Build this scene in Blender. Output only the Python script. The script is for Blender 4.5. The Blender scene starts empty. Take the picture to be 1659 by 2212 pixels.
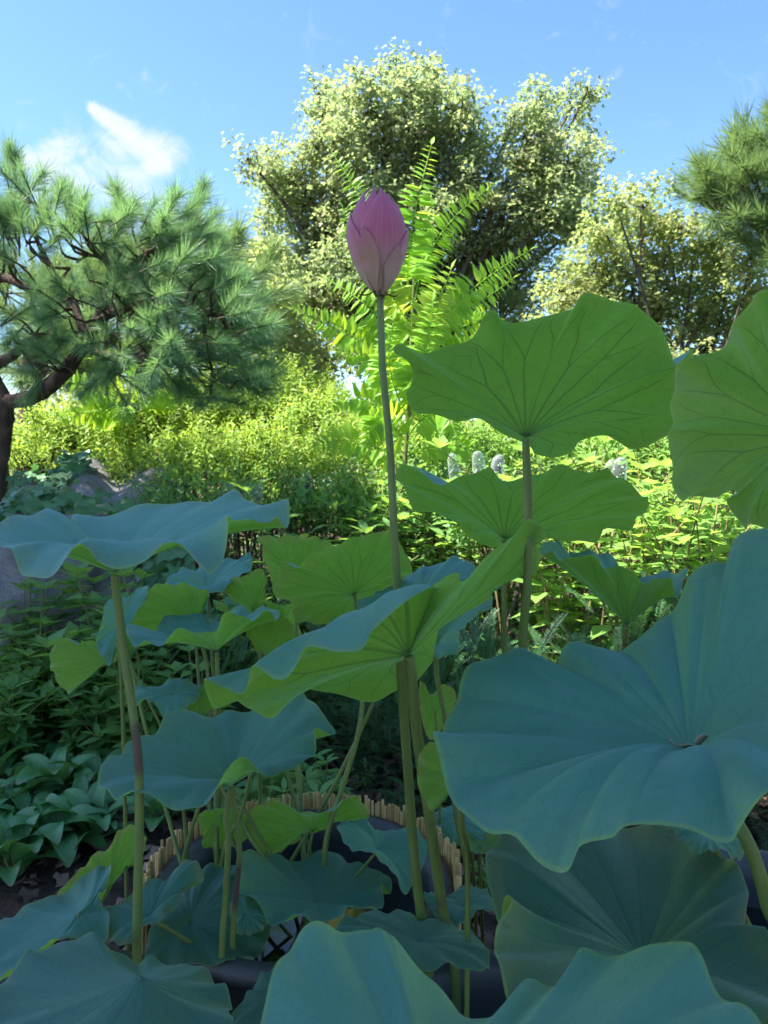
import bpy, math, random
import numpy as np
from mathutils import Vector, Matrix, Euler
random.seed(7); rng = np.random.default_rng(11)
sc = bpy.context.scene
COL = sc.collection
R_ = math.radians

# ------------------------------------------------------------------ camera
FPX = 1640.0; CX, CY = 829.5, 1106.0; HC = 1.15
PITCH = math.atan2(106, FPX)
camd = bpy.data.cameras.new('camera'); cam = bpy.data.objects.new('camera', camd); COL.objects.link(cam)
cam.location = (0, 0, HC); cam.rotation_euler = (math.pi/2 - PITCH, 0, 0)
camd.sensor_fit = 'VERTICAL'; camd.sensor_height = 36.0; camd.lens = 36.0*FPX/2212.0
camd.clip_start = 0.02; camd.clip_end = 3000
camd.dof.use_dof = True; camd.dof.focus_distance = 1.15; camd.dof.aperture_fstop = 26.7/2.3
sc.camera = cam
FW = np.array([0, math.cos(PITCH), -math.sin(PITCH)]); UPV = np.array([0, math.sin(PITCH), math.cos(PITCH)]); RT = np.array([1., 0, 0])
CAM = np.array([0, 0, HC])
def P(x, y, d):
    "a point of the place, read off the photograph, at its distance d"
    return CAM + d*(FW + RT*(x-CX)/FPX + UPV*(CY-y)/FPX)
def G(x, d):
    "ground point under column x at distance d"
    p = P(x, CY, d); p[2] = gz(p[0], p[1]); return p
def gz(x, y):
    t = max(0.0, min(1.0, (y-3.2)/5.0))
    return 0.30*t*t*(3-2*t) + 0.012*math.sin(3.1*x+1.3*y) + 0.01*math.sin(5.3*y-2.2*x)

# ------------------------------------------------------------------ sky, sun, exposure
SUN_AZ, SUN_EL = -99.0, 60.0
W = bpy.data.worlds.new('World'); sc.world = W; W.use_nodes = True
sc.view_settings.view_transform = 'Standard'; sc.view_settings.look = 'None'
sc.view_settings.exposure = 2.4; sc.view_settings.gamma = 1.0
SKY_STRENGTH = 0.070; SUN_STRENGTH = 4.0
sd = bpy.data.lights.new('sun', 'SUN'); so = bpy.data.objects.new('sun', sd); COL.objects.link(so)
sv = Vector((math.sin(R_(SUN_AZ))*math.cos(R_(SUN_EL)), math.cos(R_(SUN_AZ))*math.cos(R_(SUN_EL)), math.sin(R_(SUN_EL))))
so.rotation_euler = sv.to_track_quat('Z', 'Y').to_euler(); so.location = sv*30
sd.energy = SUN_STRENGTH; sd.angle = R_(0.53); sd.color = (1.0, 0.95, 0.86)

# ------------------------------------------------------------------ node helper
class NT:
    def __init__(s, tree): s.t = tree; s.n = tree.nodes; s.l = tree.links; s.n.clear()
    def node(s, typ, **kw):
        nd = s.n.new(typ)
        for k, v in kw.items(): setattr(nd, k, v)
        return nd
    def put(s, sock, v):
        if hasattr(v, 'is_output'): s.l.new(v, sock)
        elif isinstance(v, bpy.types.Node): s.l.new(v.outputs[0], sock)
        else: sock.default_value = v
    def m(s, op, a, b=None, c=None, clamp=False):
        nd = s.node('ShaderNodeMath', operation=op, use_clamp=clamp)
        for i, v in enumerate((a, b, c)):
            if v is not None: s.put(nd.inputs[i], v)
        return nd.outputs[0]
    def mix(s, f, a, b, mode='MIX'):
        nd = s.node('ShaderNodeMix', data_type='RGBA', blend_type=mode); nd.clamp_factor = True
        s.put(nd.inputs[0], f); s.put(nd.inputs[6], a if not isinstance(a, tuple) else (*a[:3], 1)); s.put(nd.inputs[7], b if not isinstance(b, tuple) else (*b[:3], 1))
        return nd.outputs[2]
    def noise(s, vec, scale, detail=3, rough=.55, dist=0.0):
        nd = s.node('ShaderNodeTexNoise'); s.put(nd.inputs['Vector'], vec); nd.inputs['Scale'].default_value = scale
        nd.inputs['Detail'].default_value = detail; nd.inputs['Roughness'].default_value = rough; nd.inputs['Distortion'].default_value = dist
        return nd.outputs[0]
    def ss(s, x, a, b):
        nd = s.node('ShaderNodeMapRange', interpolation_type='SMOOTHSTEP')
        s.put(nd.inputs[0], x); s.put(nd.inputs[1], a); s.put(nd.inputs[2], b); nd.inputs[3].default_value = 0; nd.inputs[4].default_value = 1
        return nd.outputs[0]
    def vm(s, op, a, b=None):
        nd = s.node('ShaderNodeVectorMath', operation=op); s.put(nd.inputs[0], a)
        if b is not None: s.put(nd.inputs[1], b)
        return nd
    def attr(s, name, typ='GEOMETRY'):
        nd = s.node('ShaderNodeAttribute', attribute_name=name, attribute_type=typ); return nd
    def bump(s, h, strength=.3, dist=.01):
        nd = s.node('ShaderNodeBump'); s.put(nd.inputs['Height'], h); nd.inputs['Strength'].default_value = strength; nd.inputs['Distance'].default_value = dist
        return nd.outputs[0]
    def bsdf(s, col, rough=.6, spec=.3, normal=None, **kw):
        nd = s.node('ShaderNodeBsdfPrincipled'); s.put(nd.inputs['Base Color'], col if not isinstance(col, tuple) else (*col[:3], 1))
        s.put(nd.inputs['Roughness'], rough); s.put(nd.inputs['Specular IOR Level'], spec)
        if normal is not None: s.put(nd.inputs['Normal'], normal)
        for k, v in kw.items(): s.put(nd.inputs[k], v)
        return nd.outputs[0]
    def out(s, sh):
        o = s.node('ShaderNodeOutputMaterial'); s.l.new(sh, o.inputs['Surface'])
def material(name, f):
    m = bpy.data.materials.new(name); m.use_nodes = True; nt = NT(m.node_tree); nt.out(f(nt)); return m
def tc(nt, which='Object'): return nt.node('ShaderNodeTexCoord').outputs[which]

# world: clear summer sky with a few thin drifting clouds
nt = NT(W.node_tree)
sky = nt.node('ShaderNodeTexSky', sky_type='NISHITA'); sky.sun_disc = False
sky.sun_elevation = R_(SUN_EL); sky.sun_rotation = R_(SUN_AZ); sky.air_density = 1.0; sky.dust_density = 0.35; sky.ozone_density = 3.0; sky.altitude = 50
gen = tc(nt, 'Generated')
def cdir(x, y):
    v = P(x, y, 1.0)-CAM; return tuple(v/np.linalg.norm(v))
def lobe(x, y, x2, y2, w):
    "soft streak of cloud between two directions of the sky"
    a = np.array(cdir(x, y)); b = np.array(cdir(x2, y2)); ab = b-a; L2 = float(ab@ab)
    pa = nt.vm('SUBTRACT', gen, tuple(a)).outputs[0]
    h = nt.m('DIVIDE', nt.vm('DOT_PRODUCT', pa, tuple(ab)).outputs['Value'], L2, clamp=True)
    sc_ = nt.node('ShaderNodeVectorMath', operation='SCALE'); sc_.inputs[0].default_value = tuple(ab); nt.put(sc_.inputs['Scale'], h)
    dd = nt.vm('LENGTH', nt.vm('SUBTRACT', pa, sc_.outputs[0]).outputs[0]).outputs['Value']
    ww = nt.m('MULTIPLY', w/FPX, nt.m('ADD', .35, nt.m('MULTIPLY', h, .9)))
    return nt.m('SUBTRACT', 1.0, nt.ss(nt.m('DIVIDE', dd, ww), 0.0, 1.0))
warp = nt.noise(gen, 9.0, 4, .6)
n1 = nt.noise(gen, 5.5, 6, .62, .6); n2 = nt.noise(gen, 26.0, 5, .65, .5)
n3 = nt.noise(gen, 17.0, 7, .66, 1.4)
clouds = nt.ss(nt.m('ADD', nt.m('MULTIPLY', n1, .75), nt.m('MULTIPLY', n2, .25)), .60, .74)
l1 = lobe(200, 235, 345, 345, 60); l2 = lobe(230, 300, 290, 420, 130); l3 = lobe(60, 350, 130, 380, 130)
st = nt.m('MAXIMUM', nt.m('MULTIPLY', l1, 1.15), nt.m('MAXIMUM', nt.m('MULTIPLY', l2, .75), nt.m('MULTIPLY', l3, .85)))
stm = nt.ss(nt.m('ADD', st, nt.m('MULTIPLY', nt.m('SUBTRACT', n3, .5), 2.1)), .12, 1.15)
fac = nt.m('MINIMUM', nt.m('ADD', nt.m('MULTIPLY', clouds, .45), nt.m('MULTIPLY', stm, .85)), 0.92)
hsv = nt.node('ShaderNodeHueSaturation'); hsv.inputs['Saturation'].default_value = 1.12; hsv.inputs['Value'].default_value = .90
nt.l.new(sky.outputs[0], hsv.inputs['Color'])
skyc = nt.mix(fac, hsv.outputs[0], (2.9, 3.0, 3.1))
bg = nt.node('ShaderNodeBackground'); nt.l.new(skyc, bg.inputs[0]); bg.inputs[1].default_value = SKY_STRENGTH
wo = nt.node('ShaderNodeOutputWorld'); nt.l.new(bg.outputs[0], wo.inputs[0])

cy = sc.cycles
cy.use_denoising = True; cy.max_bounces = 9; cy.diffuse_bounces = 6; cy.glossy_bounces = 2; cy.transmission_bounces = 6; cy.transparent_max_bounces = 6
cy.sample_clamp_indirect = 4.0; cy.use_adaptive_sampling = True; cy.adaptive_threshold = .03

# ------------------------------------------------------------------ mesh helpers
def mesh(name, V, F, mats=None, smooth=True, uv=None, rnd=None, attrs=None):
    me = bpy.data.meshes.new(name)
    V = np.asarray(V, dtype=np.float32)
    if isinstance(F, np.ndarray):
        n, k = F.shape
        me.vertices.add(len(V)); me.vertices.foreach_set('co', V.ravel())
        me.loops.add(n*k); me.loops.foreach_set('vertex_index', F.astype(np.int32).ravel())
        me.polygons.add(n); me.polygons.foreach_set('loop_start', np.arange(0, n*k, k, dtype=np.int32))
        me.update(calc_edges=True)
    else:
        me.from_pydata([tuple(map(float, v)) for v in V], [], F); me.update()
    if smooth: me.polygons.foreach_set('use_smooth', np.ones(len(me.polygons), dtype=bool))
    if uv is not None:
        l = me.uv_layers.new(name='UVMap'); vi = np.zeros(len(me.loops), dtype=np.int32); me.loops.foreach_get('vertex_index', vi)
        l.data.foreach_set('uv', np.asarray(uv, dtype=np.float32)[vi].ravel())
    for nm, arr in ([('rnd', rnd)] if rnd is not None else []) + list((attrs or {}).items()):
        a = me.attributes.new(nm, 'FLOAT', 'POINT'); a.data.foreach_set('value', np.asarray(arr, dtype=np.float32))
    for mt in (mats if isinstance(mats, (list, tuple)) else [mats]):
        if mt: me.materials.append(mt)
    return me
def obj(name, me, parent=None, loc=None, rot=None, scale=None):
    o = bpy.data.objects.new(name, me); COL.objects.link(o)
    if parent is not None: o.parent = parent
    if loc is not None: o.location = loc
    if rot is not None: o.rotation_euler = rot
    if scale is not None: o.scale = scale if hasattr(scale, '__len__') else (scale,)*3
    return o
def tag(o, label=None, cat=None, group=None, kind=None):
    if label: o['label'] = label
    if cat: o['category'] = cat
    if group: o['group'] = group
    if kind: o['kind'] = kind
    return o
def thing(name, label, cat, loc, group=None, kind=None):
    o = obj(name, None, loc=tuple(float(v) for v in loc)); o.empty_display_size = .05
    return tag(o, label, cat, group, kind)
def part(name, V, F, mat, parent, **kw):
    "a mesh given in world coordinates, hung under its thing"
    V = np.asarray(V, dtype=float)
    base = np.array(parent.location)
    if parent.parent is not None: base = base + np.array(parent.parent.location)
    return obj(name, mesh(name, V-base, F, mat, **kw), parent)
def catmull(pts, n, closed=False):
    p = np.asarray(pts, dtype=float); m = len(p)
    if closed:
        seg = np.linalg.norm(np.roll(p[:, :3], -1, 0)-p[:, :3], axis=1)**.75; t = np.concatenate([[0], np.cumsum(seg)]); T = t[-1]
        u = np.arange(n)/n*T
        idx = np.clip(np.searchsorted(t, u, 'right')-1, 0, m-1); f = (u-t[idx])/np.maximum(seg[idx], 1e-9)
        p0, p1, p2, p3 = p[(idx-1) % m], p[idx], p[(idx+1) % m], p[(idx+2) % m]
    else:
        if m == 2: return p[0]+(p[1]-p[0])*np.linspace(0, 1, n)[:, None]
        u = np.linspace(0, m-1, n); idx = np.clip(u.astype(int), 0, m-2); f = u-idx
        p1, p2 = p[idx], p[idx+1]
        p0 = np.where((idx == 0)[:, None], 2*p1-p2, p[np.maximum(idx-1, 0)])
        p3 = np.where((idx == m-2)[:, None], 2*p2-p1, p[np.minimum(idx+2, m-1)])
    f = f[:, None]
    return .5*(2*p1+(p2-p0)*f+(2*p0-5*p1+4*p2-p3)*f*f+(3*p1-p0-3*p2+p3)*f**3)
def tube(path, rad, ns=8, n=None, lump=0.0, caps=True):
    path = np.asarray(path, dtype=float); rad = np.broadcast_to(np.asarray(rad, dtype=float), (len(path),))
    if n is None: n = max(2, (len(path)-1)*5+1)
    pr = catmull(np.hstack([path, rad[:, None]]), n); c, r = pr[:, :3], np.maximum(pr[:, 3], 1e-4)
    tan = np.gradient(c, axis=0); tan /= np.linalg.norm(tan, axis=1)[:, None]+1e-12
    a = np.array([1., 0, 0]) if abs(tan[0][0]) < .9 else np.array([0, 1., 0])
    V = []; 
    for i in range(n):
        a = a-tan[i]*(a@tan[i]); a /= np.linalg.norm(a); b = np.cross(tan[i], a)
        th = np.arange(ns)/ns*2*math.pi
        rr = r[i]*(1+(lump*rng.standard_normal(ns) if lump else 0))
        V.append(c[i]+(np.cos(th)*rr)[:, None]*a+(np.sin(th)*rr)[:, None]*b)
    V = np.concatenate(V)
    i, j = np.meshgrid(np.arange(n-1), np.arange(ns), indexing='ij')
    q = np.stack([i*ns+j, i*ns+(j+1) % ns, (i+1)*ns+(j+1) % ns, (i+1)*ns+j], -1).reshape(-1, 4)
    F = q.tolist()
    if caps: F += [list(range(ns))[::-1], [(n-1)*ns+k for k in range(ns)]]
    return V, F
def join(parts):
    V = []; F = []; o = 0
    for v, f in parts:
        V.append(v); F += [[i+o for i in ff] for ff in f]; o += len(v)
    return np.concatenate(V), F
def lathe(prof, n=24):
    V = []; F = []
    for r, z in prof:
        for k in range(n): V.append((r*math.cos(2*math.pi*k/n), r*math.sin(2*math.pi*k/n), z))
    for i in range(len(prof)-1):
        for k in range(n): F.append([i*n+k, i*n+(k+1) % n, (i+1)*n+(k+1) % n, (i+1)*n+k])
    return np.array(V), F
def unit(v): 
    v = np.asarray(v, dtype=float); return v/(np.linalg.norm(v, axis=-1, keepdims=True)+1e-12)
def scatter(pos, tip, nrm, size, tv, tf):
    "many leaves in one mesh: template tv in (side, tip, normal) axes"
    pos = np.asarray(pos); n = len(pos); tip = unit(tip); nrm = np.asarray(nrm, dtype=float)
    nrm = unit(nrm-tip*(nrm*tip).sum(1, keepdims=True)); side = np.cross(tip, nrm)
    tv = np.asarray(tv, dtype=float); m = len(tv); s = np.broadcast_to(np.asarray(size, dtype=float), (n,))[:, None, None]
    V = pos[:, None, :]+s*(side[:, None, :]*tv[None, :, 0:1]+tip[:, None, :]*tv[None, :, 1:2]+nrm[:, None, :]*tv[None, :, 2:3])
    tf = np.asarray(tf); F = (tf[None]+(np.arange(n)*m)[:, None, None]).reshape(-1, tf.shape[1])
    r = np.repeat(rng.random(n), m)
    return V.reshape(-1, 3), F, r
T_LANCE = ([(0, 0, 0), (-.17, .38, .05), (0, .45, -.02), (.17, .38, .05), (0, 1, -.1), (-.13, .7, .0), (.13, .7, .0)], [(0, 2, 1), (0, 3, 2), (1, 2, 5), (2, 3, 6), (2, 4, 5), (2, 6, 4)])
T_OVAL = ([(0, 0, 0), (-.3, .4, .06), (0, .5, -.02), (.3, .4, .06), (0, 1, -.06)], [(0, 2, 1), (0, 3, 2), (1, 2, 4), (2, 3, 4)])
T_LOBE = ([(0, 0, 0), (-.5, .35, .08), (-.2, .5, 0), (0, 1, -.1), (.2, .5, 0), (.5, .35, .08), (0, .4, -.03)], [(0, 6, 1), (1, 6, 2), (2, 6, 3), (3, 6, 4), (4, 6, 5), (5, 6, 0)])
T_IVY = ([(0, .02, 0), (-.42, -.05, .05), (-.5, .4, .03), (-.22, .45, 0), (0, .95, -.08), (.22, .45, 0), (.5, .4, .03), (.42, -.05, .05), (0, .35, .04)],
         [(0, 8, 1), (1, 8, 2), (2, 8, 3), (3, 8, 4), (4, 8, 5), (5, 8, 6), (6, 8, 7), (7, 8, 0)])

# ------------------------------------------------------------------ materials
def leafmat(name, c1, c2, trans, tf=.4, rough=.5, spec=.25, under=None, stripe=0, speck=None, patch=None):
    def f(nt):
        r = nt.attr('rnd').outputs['Fac']; oi = nt.node('ShaderNodeObjectInfo').outputs['Random']
        nz = nt.noise(tc(nt), 3.0, 2)
        t = nt.m('ADD', nt.m('MULTIPLY', r, .55), nt.m('ADD', nt.m('MULTIPLY', nz, .4), nt.m('MULTIPLY', oi, .2)), clamp=True)
        c = nt.mix(t, c1, c2)
        if speck: c = nt.mix(nt.ss(r, .95, .965), c, speck)
        if patch: c = nt.mix(nt.m('MULTIPLY', nt.ss(nt.m('ADD', nt.noise(tc(nt), 1.6, 4, .6), nt.m('MULTIPLY', r, .22)), .60, .74), .7), c, patch)
        nrm = None
        if stripe:
            uv = tc(nt, 'UV'); sx = nt.node('ShaderNodeSeparateXYZ'); nt.l.new(uv, sx.inputs[0])
            w = nt.m('SINE', nt.m('MULTIPLY', sx.outputs[0], stripe*6.283))
            c = nt.mix(nt.m('MULTIPLY', nt.m('ADD', w, 1), .09), c, tuple(min(1, k*2.2) for k in c1)); nrm = nt.bump(w, .3, .0015)
            brown = nt.m('MULTIPLY', nt.ss(nt.m('ADD', sx.outputs[1], nt.m('MULTIPLY', nt.noise(tc(nt), 28, 3), .5)), 1.16, 1.27), .8)
            c = nt.mix(brown, c, (.22, .17, .10))
        d = nt.bsdf(c, rough, spec, nrm)
        tr = nt.node('ShaderNodeBsdfTranslucent'); nt.put(tr.inputs[0], nt.mix(t, trans, tuple(k*.75 for k in trans)))
        mx = nt.node('ShaderNodeMixShader'); mx.inputs[0].default_value = tf; nt.l.new(d, mx.inputs[1]); nt.l.new(tr.outputs[0], mx.inputs[2])
        return mx.outputs[0]
    return material(name, f)
def barkmat(name, c1, c2, scale=18, stretch=.25):
    def f(nt):
        mp = nt.node('ShaderNodeMapping'); nt.l.new(tc(nt), mp.inputs[0]); mp.inputs['Scale'].default_value = (1, 1, stretch)
        n = nt.noise(mp.outputs[0], scale, 5, .65, .5)
        return nt.bsdf(nt.mix(nt.ss(n, .3, .7), c1, c2), .9, .1, nt.bump(n, .8, .02))
    return material(name, f)

NV = 20.0
def f_lotus(nt):
    uv = tc(nt, 'UV'); oc = tc(nt)
    tint = nt.node('ShaderNodeObjectInfo'); ornd = tint.outputs['Random']
    s = nt.node('ShaderNodeVectorMath', operation='MULTIPLY_ADD'); nt.l.new(uv, s.inputs[0]); s.inputs[1].default_value = (2, 2, 0); s.inputs[2].default_value = (-1, -1, 0)
    sx = nt.node('ShaderNodeSeparateXYZ'); nt.l.new(s.outputs[0], sx.inputs[0])
    r = nt.vm('LENGTH', s.outputs[0]).outputs['Value']
    sv_ = nt.vm('ADD', s.outputs[0], nt.node('ShaderNodeCombineXYZ').outputs[0]); cz = sv_.inputs[1].links[0].from_node; nt.put(cz.inputs[2], nt.m('MULTIPLY', ornd, 40))
    seed = sv_.outputs[0]
    wob = nt.m('MULTIPLY', nt.m('SUBTRACT', nt.noise(seed, 2.2, 2), .5), nt.m('MULTIPLY', r, .22))
    th = nt.m('ADD', nt.m('ARCTAN2', sx.outputs[1], sx.outputs[0]), wob)
    q = nt.m('ADD', nt.m('MULTIPLY', th, NV/(2*math.pi)), 100)
    idx = nt.m('FLOOR', q); a = nt.m('MULTIPLY', nt.m('SUBTRACT', nt.m('FRACT', q), .5), 2*math.pi/NV)
    wn = nt.node('ShaderNodeTexWhiteNoise', noise_dimensions='1D'); nt.put(wn.inputs['W'], nt.m('ADD', idx, nt.m('MULTIPLY', nt.m('FLOOR', nt.m('MULTIPLY', ornd, 50)), 31)))
    rf = nt.m('ADD', .42, nt.m('MULTIPLY', wn.outputs[0], .33))
    ar = nt.m('MULTIPLY', nt.m('ABSOLUTE', a), r)
    spread = nt.m('MULTIPLY', nt.m('MAXIMUM', nt.m('SUBTRACT', r, rf), 0), .34)
    dist = nt.m('ABSOLUTE', nt.m('SUBTRACT', ar, spread))
    wv = nt.m('ADD', .0045, nt.m('MULTIPLY', nt.m('SUBTRACT', 1, r), .007))
    vein = nt.m('SUBTRACT', 1, nt.ss(nt.m('DIVIDE', dist, wv), .35, 1.15))
    vein = nt.m('MULTIPLY', vein, nt.m('SUBTRACT', 1, nt.ss(r, .86, .98)))
    vo = nt.node('ShaderNodeTexVoronoi', feature='DISTANCE_TO_EDGE'); nt.l.new(seed, vo.inputs['Vector']); vo.inputs['Scale'].default_value = 11
    net = nt.m('SUBTRACT', 1, nt.ss(vo.outputs['Distance'], .008, .035))
    vo2 = nt.node('ShaderNodeTexVoronoi', feature='DISTANCE_TO_EDGE'); nt.l.new(seed, vo2.inputs['Vector']); vo2.inputs['Scale'].default_value = 34
    net2 = nt.m('SUBTRACT', 1, nt.ss(vo2.outputs['Distance'], .01, .08))
    hub = nt.m('SUBTRACT', 1, nt.ss(r, .02, .075))
    rim = nt.ss(nt.m('ADD', r, nt.m('MULTIPLY', nt.m('SUBTRACT', nt.noise(seed, 14, 2), .5), .012)), .978, .99)
    blot = nt.noise(seed, 3.2, 4, .6); fine = nt.noise(seed, 60, 3, .6); mid = nt.noise(seed, 9, 4, .6)
    wear = nt.attr('wear', 'OBJECT').outputs['Fac']; yel = nt.attr('yellow', 'OBJECT').outputs['Fac']
    # upper side: glaucous blue-green with a waxy bloom
    top = nt.mix(blot, (.040, .185, .148), (.075, .255, .205))
    top = nt.mix(nt.m('MULTIPLY', nt.ss(mid, .46, .74), .45), top, (.115, .27, .25))
    pv = nt.node('ShaderNodeCombineXYZ'); nt.put(pv.inputs[0], nt.m('MULTIPLY', th, 5.0)); nt.put(pv.inputs[1], nt.m('MULTIPLY', r, 1.6)); nt.put(pv.inputs[2], nt.m('MULTIPLY', ornd, 17))
    streak = nt.noise(pv.outputs[0], 2.2, 5, .62)
    top = nt.mix(nt.m('MULTIPLY', nt.ss(streak, .45, .75), .45), top, (.10, .25, .22))
    top = nt.mix(nt.m('MULTIPLY', nt.ss(streak, .46, .25), .35), top, (.022, .095, .075))
    top = nt.mix(nt.m('MULTIPLY', vein, .34), top, (.13, .30, .22))
    top = nt.mix(nt.m('MULTIPLY', net, .10), top, (.12, .28, .21))
    top = nt.mix(nt.m('MULTIPLY', yel, .55), top, (.14, .34, .20))
    shade_tint = nt.attr('shade_tint', 'OBJECT').outputs['Fac']
    top = nt.mix(nt.m('MULTIPLY', shade_tint, nt.m('ADD', .55, nt.m('MULTIPLY', blot, .6))), top, (.034, .110, .080))  # shade on the lower leaves mixed into their upper side colour
    dust = nt.node('ShaderNodeTexVoronoi'); nt.l.new(seed, dust.inputs['Vector']); dust.inputs['Scale'].default_value = 16
    speck = nt.m('MULTIPLY', nt.m('SUBTRACT', 1, nt.ss(dust.outputs['Distance'], .03, .06)), nt.ss(blot, .5, .6))
    top = nt.mix(nt.m('MULTIPLY', speck, .5), top, (.30, .36, .33))
    # lower side: pale matt yellow-green
    und = nt.mix(blot, (.09, .19, .032), (.14, .26, .045))
    und = nt.mix(nt.m('MULTIPLY', yel, .8), und, (.22, .36, .05))
    und = nt.mix(nt.m('MULTIPLY', nt.ss(mid, .45, .75), .4), und, (.17, .29, .07))
    und = nt.mix(nt.m('MULTIPLY', vein, .32), und, (.075, .13, .03))
    und = nt.mix(nt.m('MULTIPLY', net, .12), und, (.08, .15, .03))
    und = nt.mix(nt.m('MULTIPLY', net2, .12), und, (.08, .15, .03))
    und = nt.mix(nt.m('MULTIPLY', hub, .7), und, (.05, .05, .02))
    # wear: yellowing margin, brown burn, spots
    wm = nt.m('MULTIPLY', wear, nt.ss(nt.m('ADD', nt.m('MULTIPLY', r, .7), nt.m('MULTIPLY', nt.noise(seed, 4.5, 5, .65), .62)), .82, 1.02))
    col = nt.mix(nt.node('ShaderNodeNewGeometry').outputs['Backfacing'], top, und)
    col = nt.mix(nt.m('MULTIPLY', wm, .8), col, (.24, .20, .06))
    burn = nt.m('MULTIPLY', wear, nt.ss(nt.m('ADD', nt.m('MULTIPLY', r, .75), nt.m('MULTIPLY', nt.noise(seed, 6.5, 5, .7), .62)), 1.06, 1.13))
    col = nt.mix(burn, col, (.10, .06, .035))
    spots = nt.m('MULTIPLY', nt.m('ADD', .25, wear), nt.ss(nt.noise(seed, 22, 2), .74, .79))
    col = nt.mix(nt.m('MULTIPLY', spots, .55), col, (.11, .09, .03))
    col = nt.mix(nt.m('MULTIPLY', rim, .6), col, (.22, .34, .10))
    col = nt.mix(nt.m('MULTIPLY', nt.m('SUBTRACT', fine, .5), .25), col, (.2, .25, .2))
    bf = nt.node('ShaderNodeNewGeometry').outputs['Backfacing']
    h = nt.m('ADD', nt.m('MULTIPLY', vein, nt.m('SUBTRACT', nt.m('MULTIPLY', bf, -.85), .15)), nt.m('ADD', nt.m('MULTIPLY', fine, .25), nt.m('ADD', nt.m('MULTIPLY', net, -.2), nt.m('MULTIPLY', mid, .9))))
    nrm = nt.bump(h, .32, .0035)
    d = nt.bsdf(col, nt.m('ADD', .42, nt.m('MULTIPLY', mid, .22)), .42, nrm, **{'Sheen Weight': .3, 'Sheen Roughness': .45, 'Sheen Tint': (.5, .85, 1, 1)})
    tcol = nt.mix(nt.m('MAXIMUM', nt.m('MULTIPLY', vein, nt.m('ADD', .25, nt.m('MULTIPLY', bf, .32))), nt.m('MAXIMUM', nt.m('MULTIPLY', net, .25), nt.m('MAXIMUM', hub, burn))), nt.mix(blot, (.22, .52, .035), (.32, .62, .05)), (.06, .16, .02))
    tcol = nt.mix(nt.m('MULTIPLY', wm, .7), tcol, (.45, .36, .10))
    tr = nt.node('ShaderNodeBsdfTranslucent'); nt.put(tr.inputs[0], tcol); nt.put(tr.inputs[1], nrm)
    mx = nt.node('ShaderNodeMixShader'); mx.inputs[0].default_value = .40; nt.l.new(d, mx.inputs[1]); nt.l.new(tr.outputs[0], mx.inputs[2])
    return mx.outputs[0]
M_LOTUS = material('lotus blade', f_lotus)
def f_stalk(nt):
    oc = tc(nt); mp = nt.node('ShaderNodeMapping'); nt.l.new(oc, mp.inputs[0]); mp.inputs['Scale'].default_value = (1, 1, .12)
    n = nt.noise(mp.outputs[0], 60, 4); n2 = nt.noise(oc, 14, 4, .65)
    c = nt.mix(n, (.085, .13, .03), (.16, .20, .055))
    c = nt.mix(nt.m('MULTIPLY', nt.ss(n2, .56, .70), .45), c, (.10, .085, .03))
    v = nt.node('ShaderNodeTexVoronoi'); nt.l.new(oc, v.inputs['Vector']); v.inputs['Scale'].default_value = 220
    pr = nt.m('SUBTRACT', 1, nt.ss(v.outputs['Distance'], .1, .35))
    c = nt.mix(nt.m('MULTIPLY', pr, .35), c, (.07, .08, .025))
    st = nt.attr('stain').outputs['Fac']
    c = nt.mix(nt.m('MULTIPLY', nt.ss(nt.m('ADD', st, nt.m('MULTIPLY', nt.m('SUBTRACT', n2, .5), 1.9)), .30, .95), .88), c, (.075, .042, .038))
    return nt.bsdf(c, .5, .3, nt.bump(nt.m('ADD', n, pr), .3, .001))
M_STALK = material('lotus stalk', f_stalk)
M_MAPLE = leafmat('tree leaf', (.15, .22, .11), (.24, .30, .15), (.48, .60, .22), .5, .55, .3, speck=(.36, .27, .15), patch=(.36, .29, .16))
M_TREE2 = leafmat('dense tree leaf', (.17, .24, .09), (.27, .33, .14), (.52, .64, .20), .5, .55, .3, speck=(.42, .34, .14), patch=(.42, .34, .17))
M_SHADE = leafmat('added shade tree leaf', (.05, .10, .03), (.08, .14, .04), (.08, .16, .03), .2)
M_YELLOW = leafmat('shrub leaf', (.13, .27, .04), (.27, .38, .06), (.52, .70, .09), .44, .5, .3)
M_WEED = leafmat('weed leaf', (.07, .19, .055), (.15, .29, .08), (.34, .58, .08), .42, .5, .3)
M_WEEDL = leafmat('pale weed leaf', (.14, .30, .06), (.22, .37, .09), (.46, .70, .11), .46, .5, .3)
M_AIL = leafmat('pinnate leaf', (.17, .38, .04), (.27, .48, .06), (.62, .86, .06), .52, .45, .35)
M_AIL2 = leafmat('young pinnate leaf', (.24, .40, .05), (.32, .46, .06), (.72, .82, .07), .5, .45, .35)
M_IVY = leafmat('ivy leaf', (.045, .14, .055), (.08, .20, .08), (.14, .34, .07), .25, .4, .4)
M_HOSTA = leafmat('hosta leaf', (.05, .16, .05), (.09, .22, .07), (.18, .40, .06), .25, .33, .55, stripe=9)
M_YEW = leafmat('yew needle', (.03, .10, .042), (.065, .17, .06), (.10, .26, .05), .25, .45, .35)
M_PINE = leafmat('pine needle', (.06, .155, .095), (.12, .235, .125), (.32, .56, .17), .38, .42, .4)
M_PINE2 = leafmat('far pine needle', (.10, .19, .08), (.18, .27, .11), (.28, .42, .11), .35, .45, .35)
M_BARK = barkmat('pine bark', (.035, .026, .022), (.12, .085, .065))
M_TWIG = barkmat('tree bark', (.05, .04, .032), (.13, .11, .09), 25)
M_GSTEM = material('green stem', lambda nt: nt.bsdf(nt.mix(nt.noise(tc(nt), 20, 3), (.10, .15, .04), (.16, .14, .06)), .6, .3))
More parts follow.
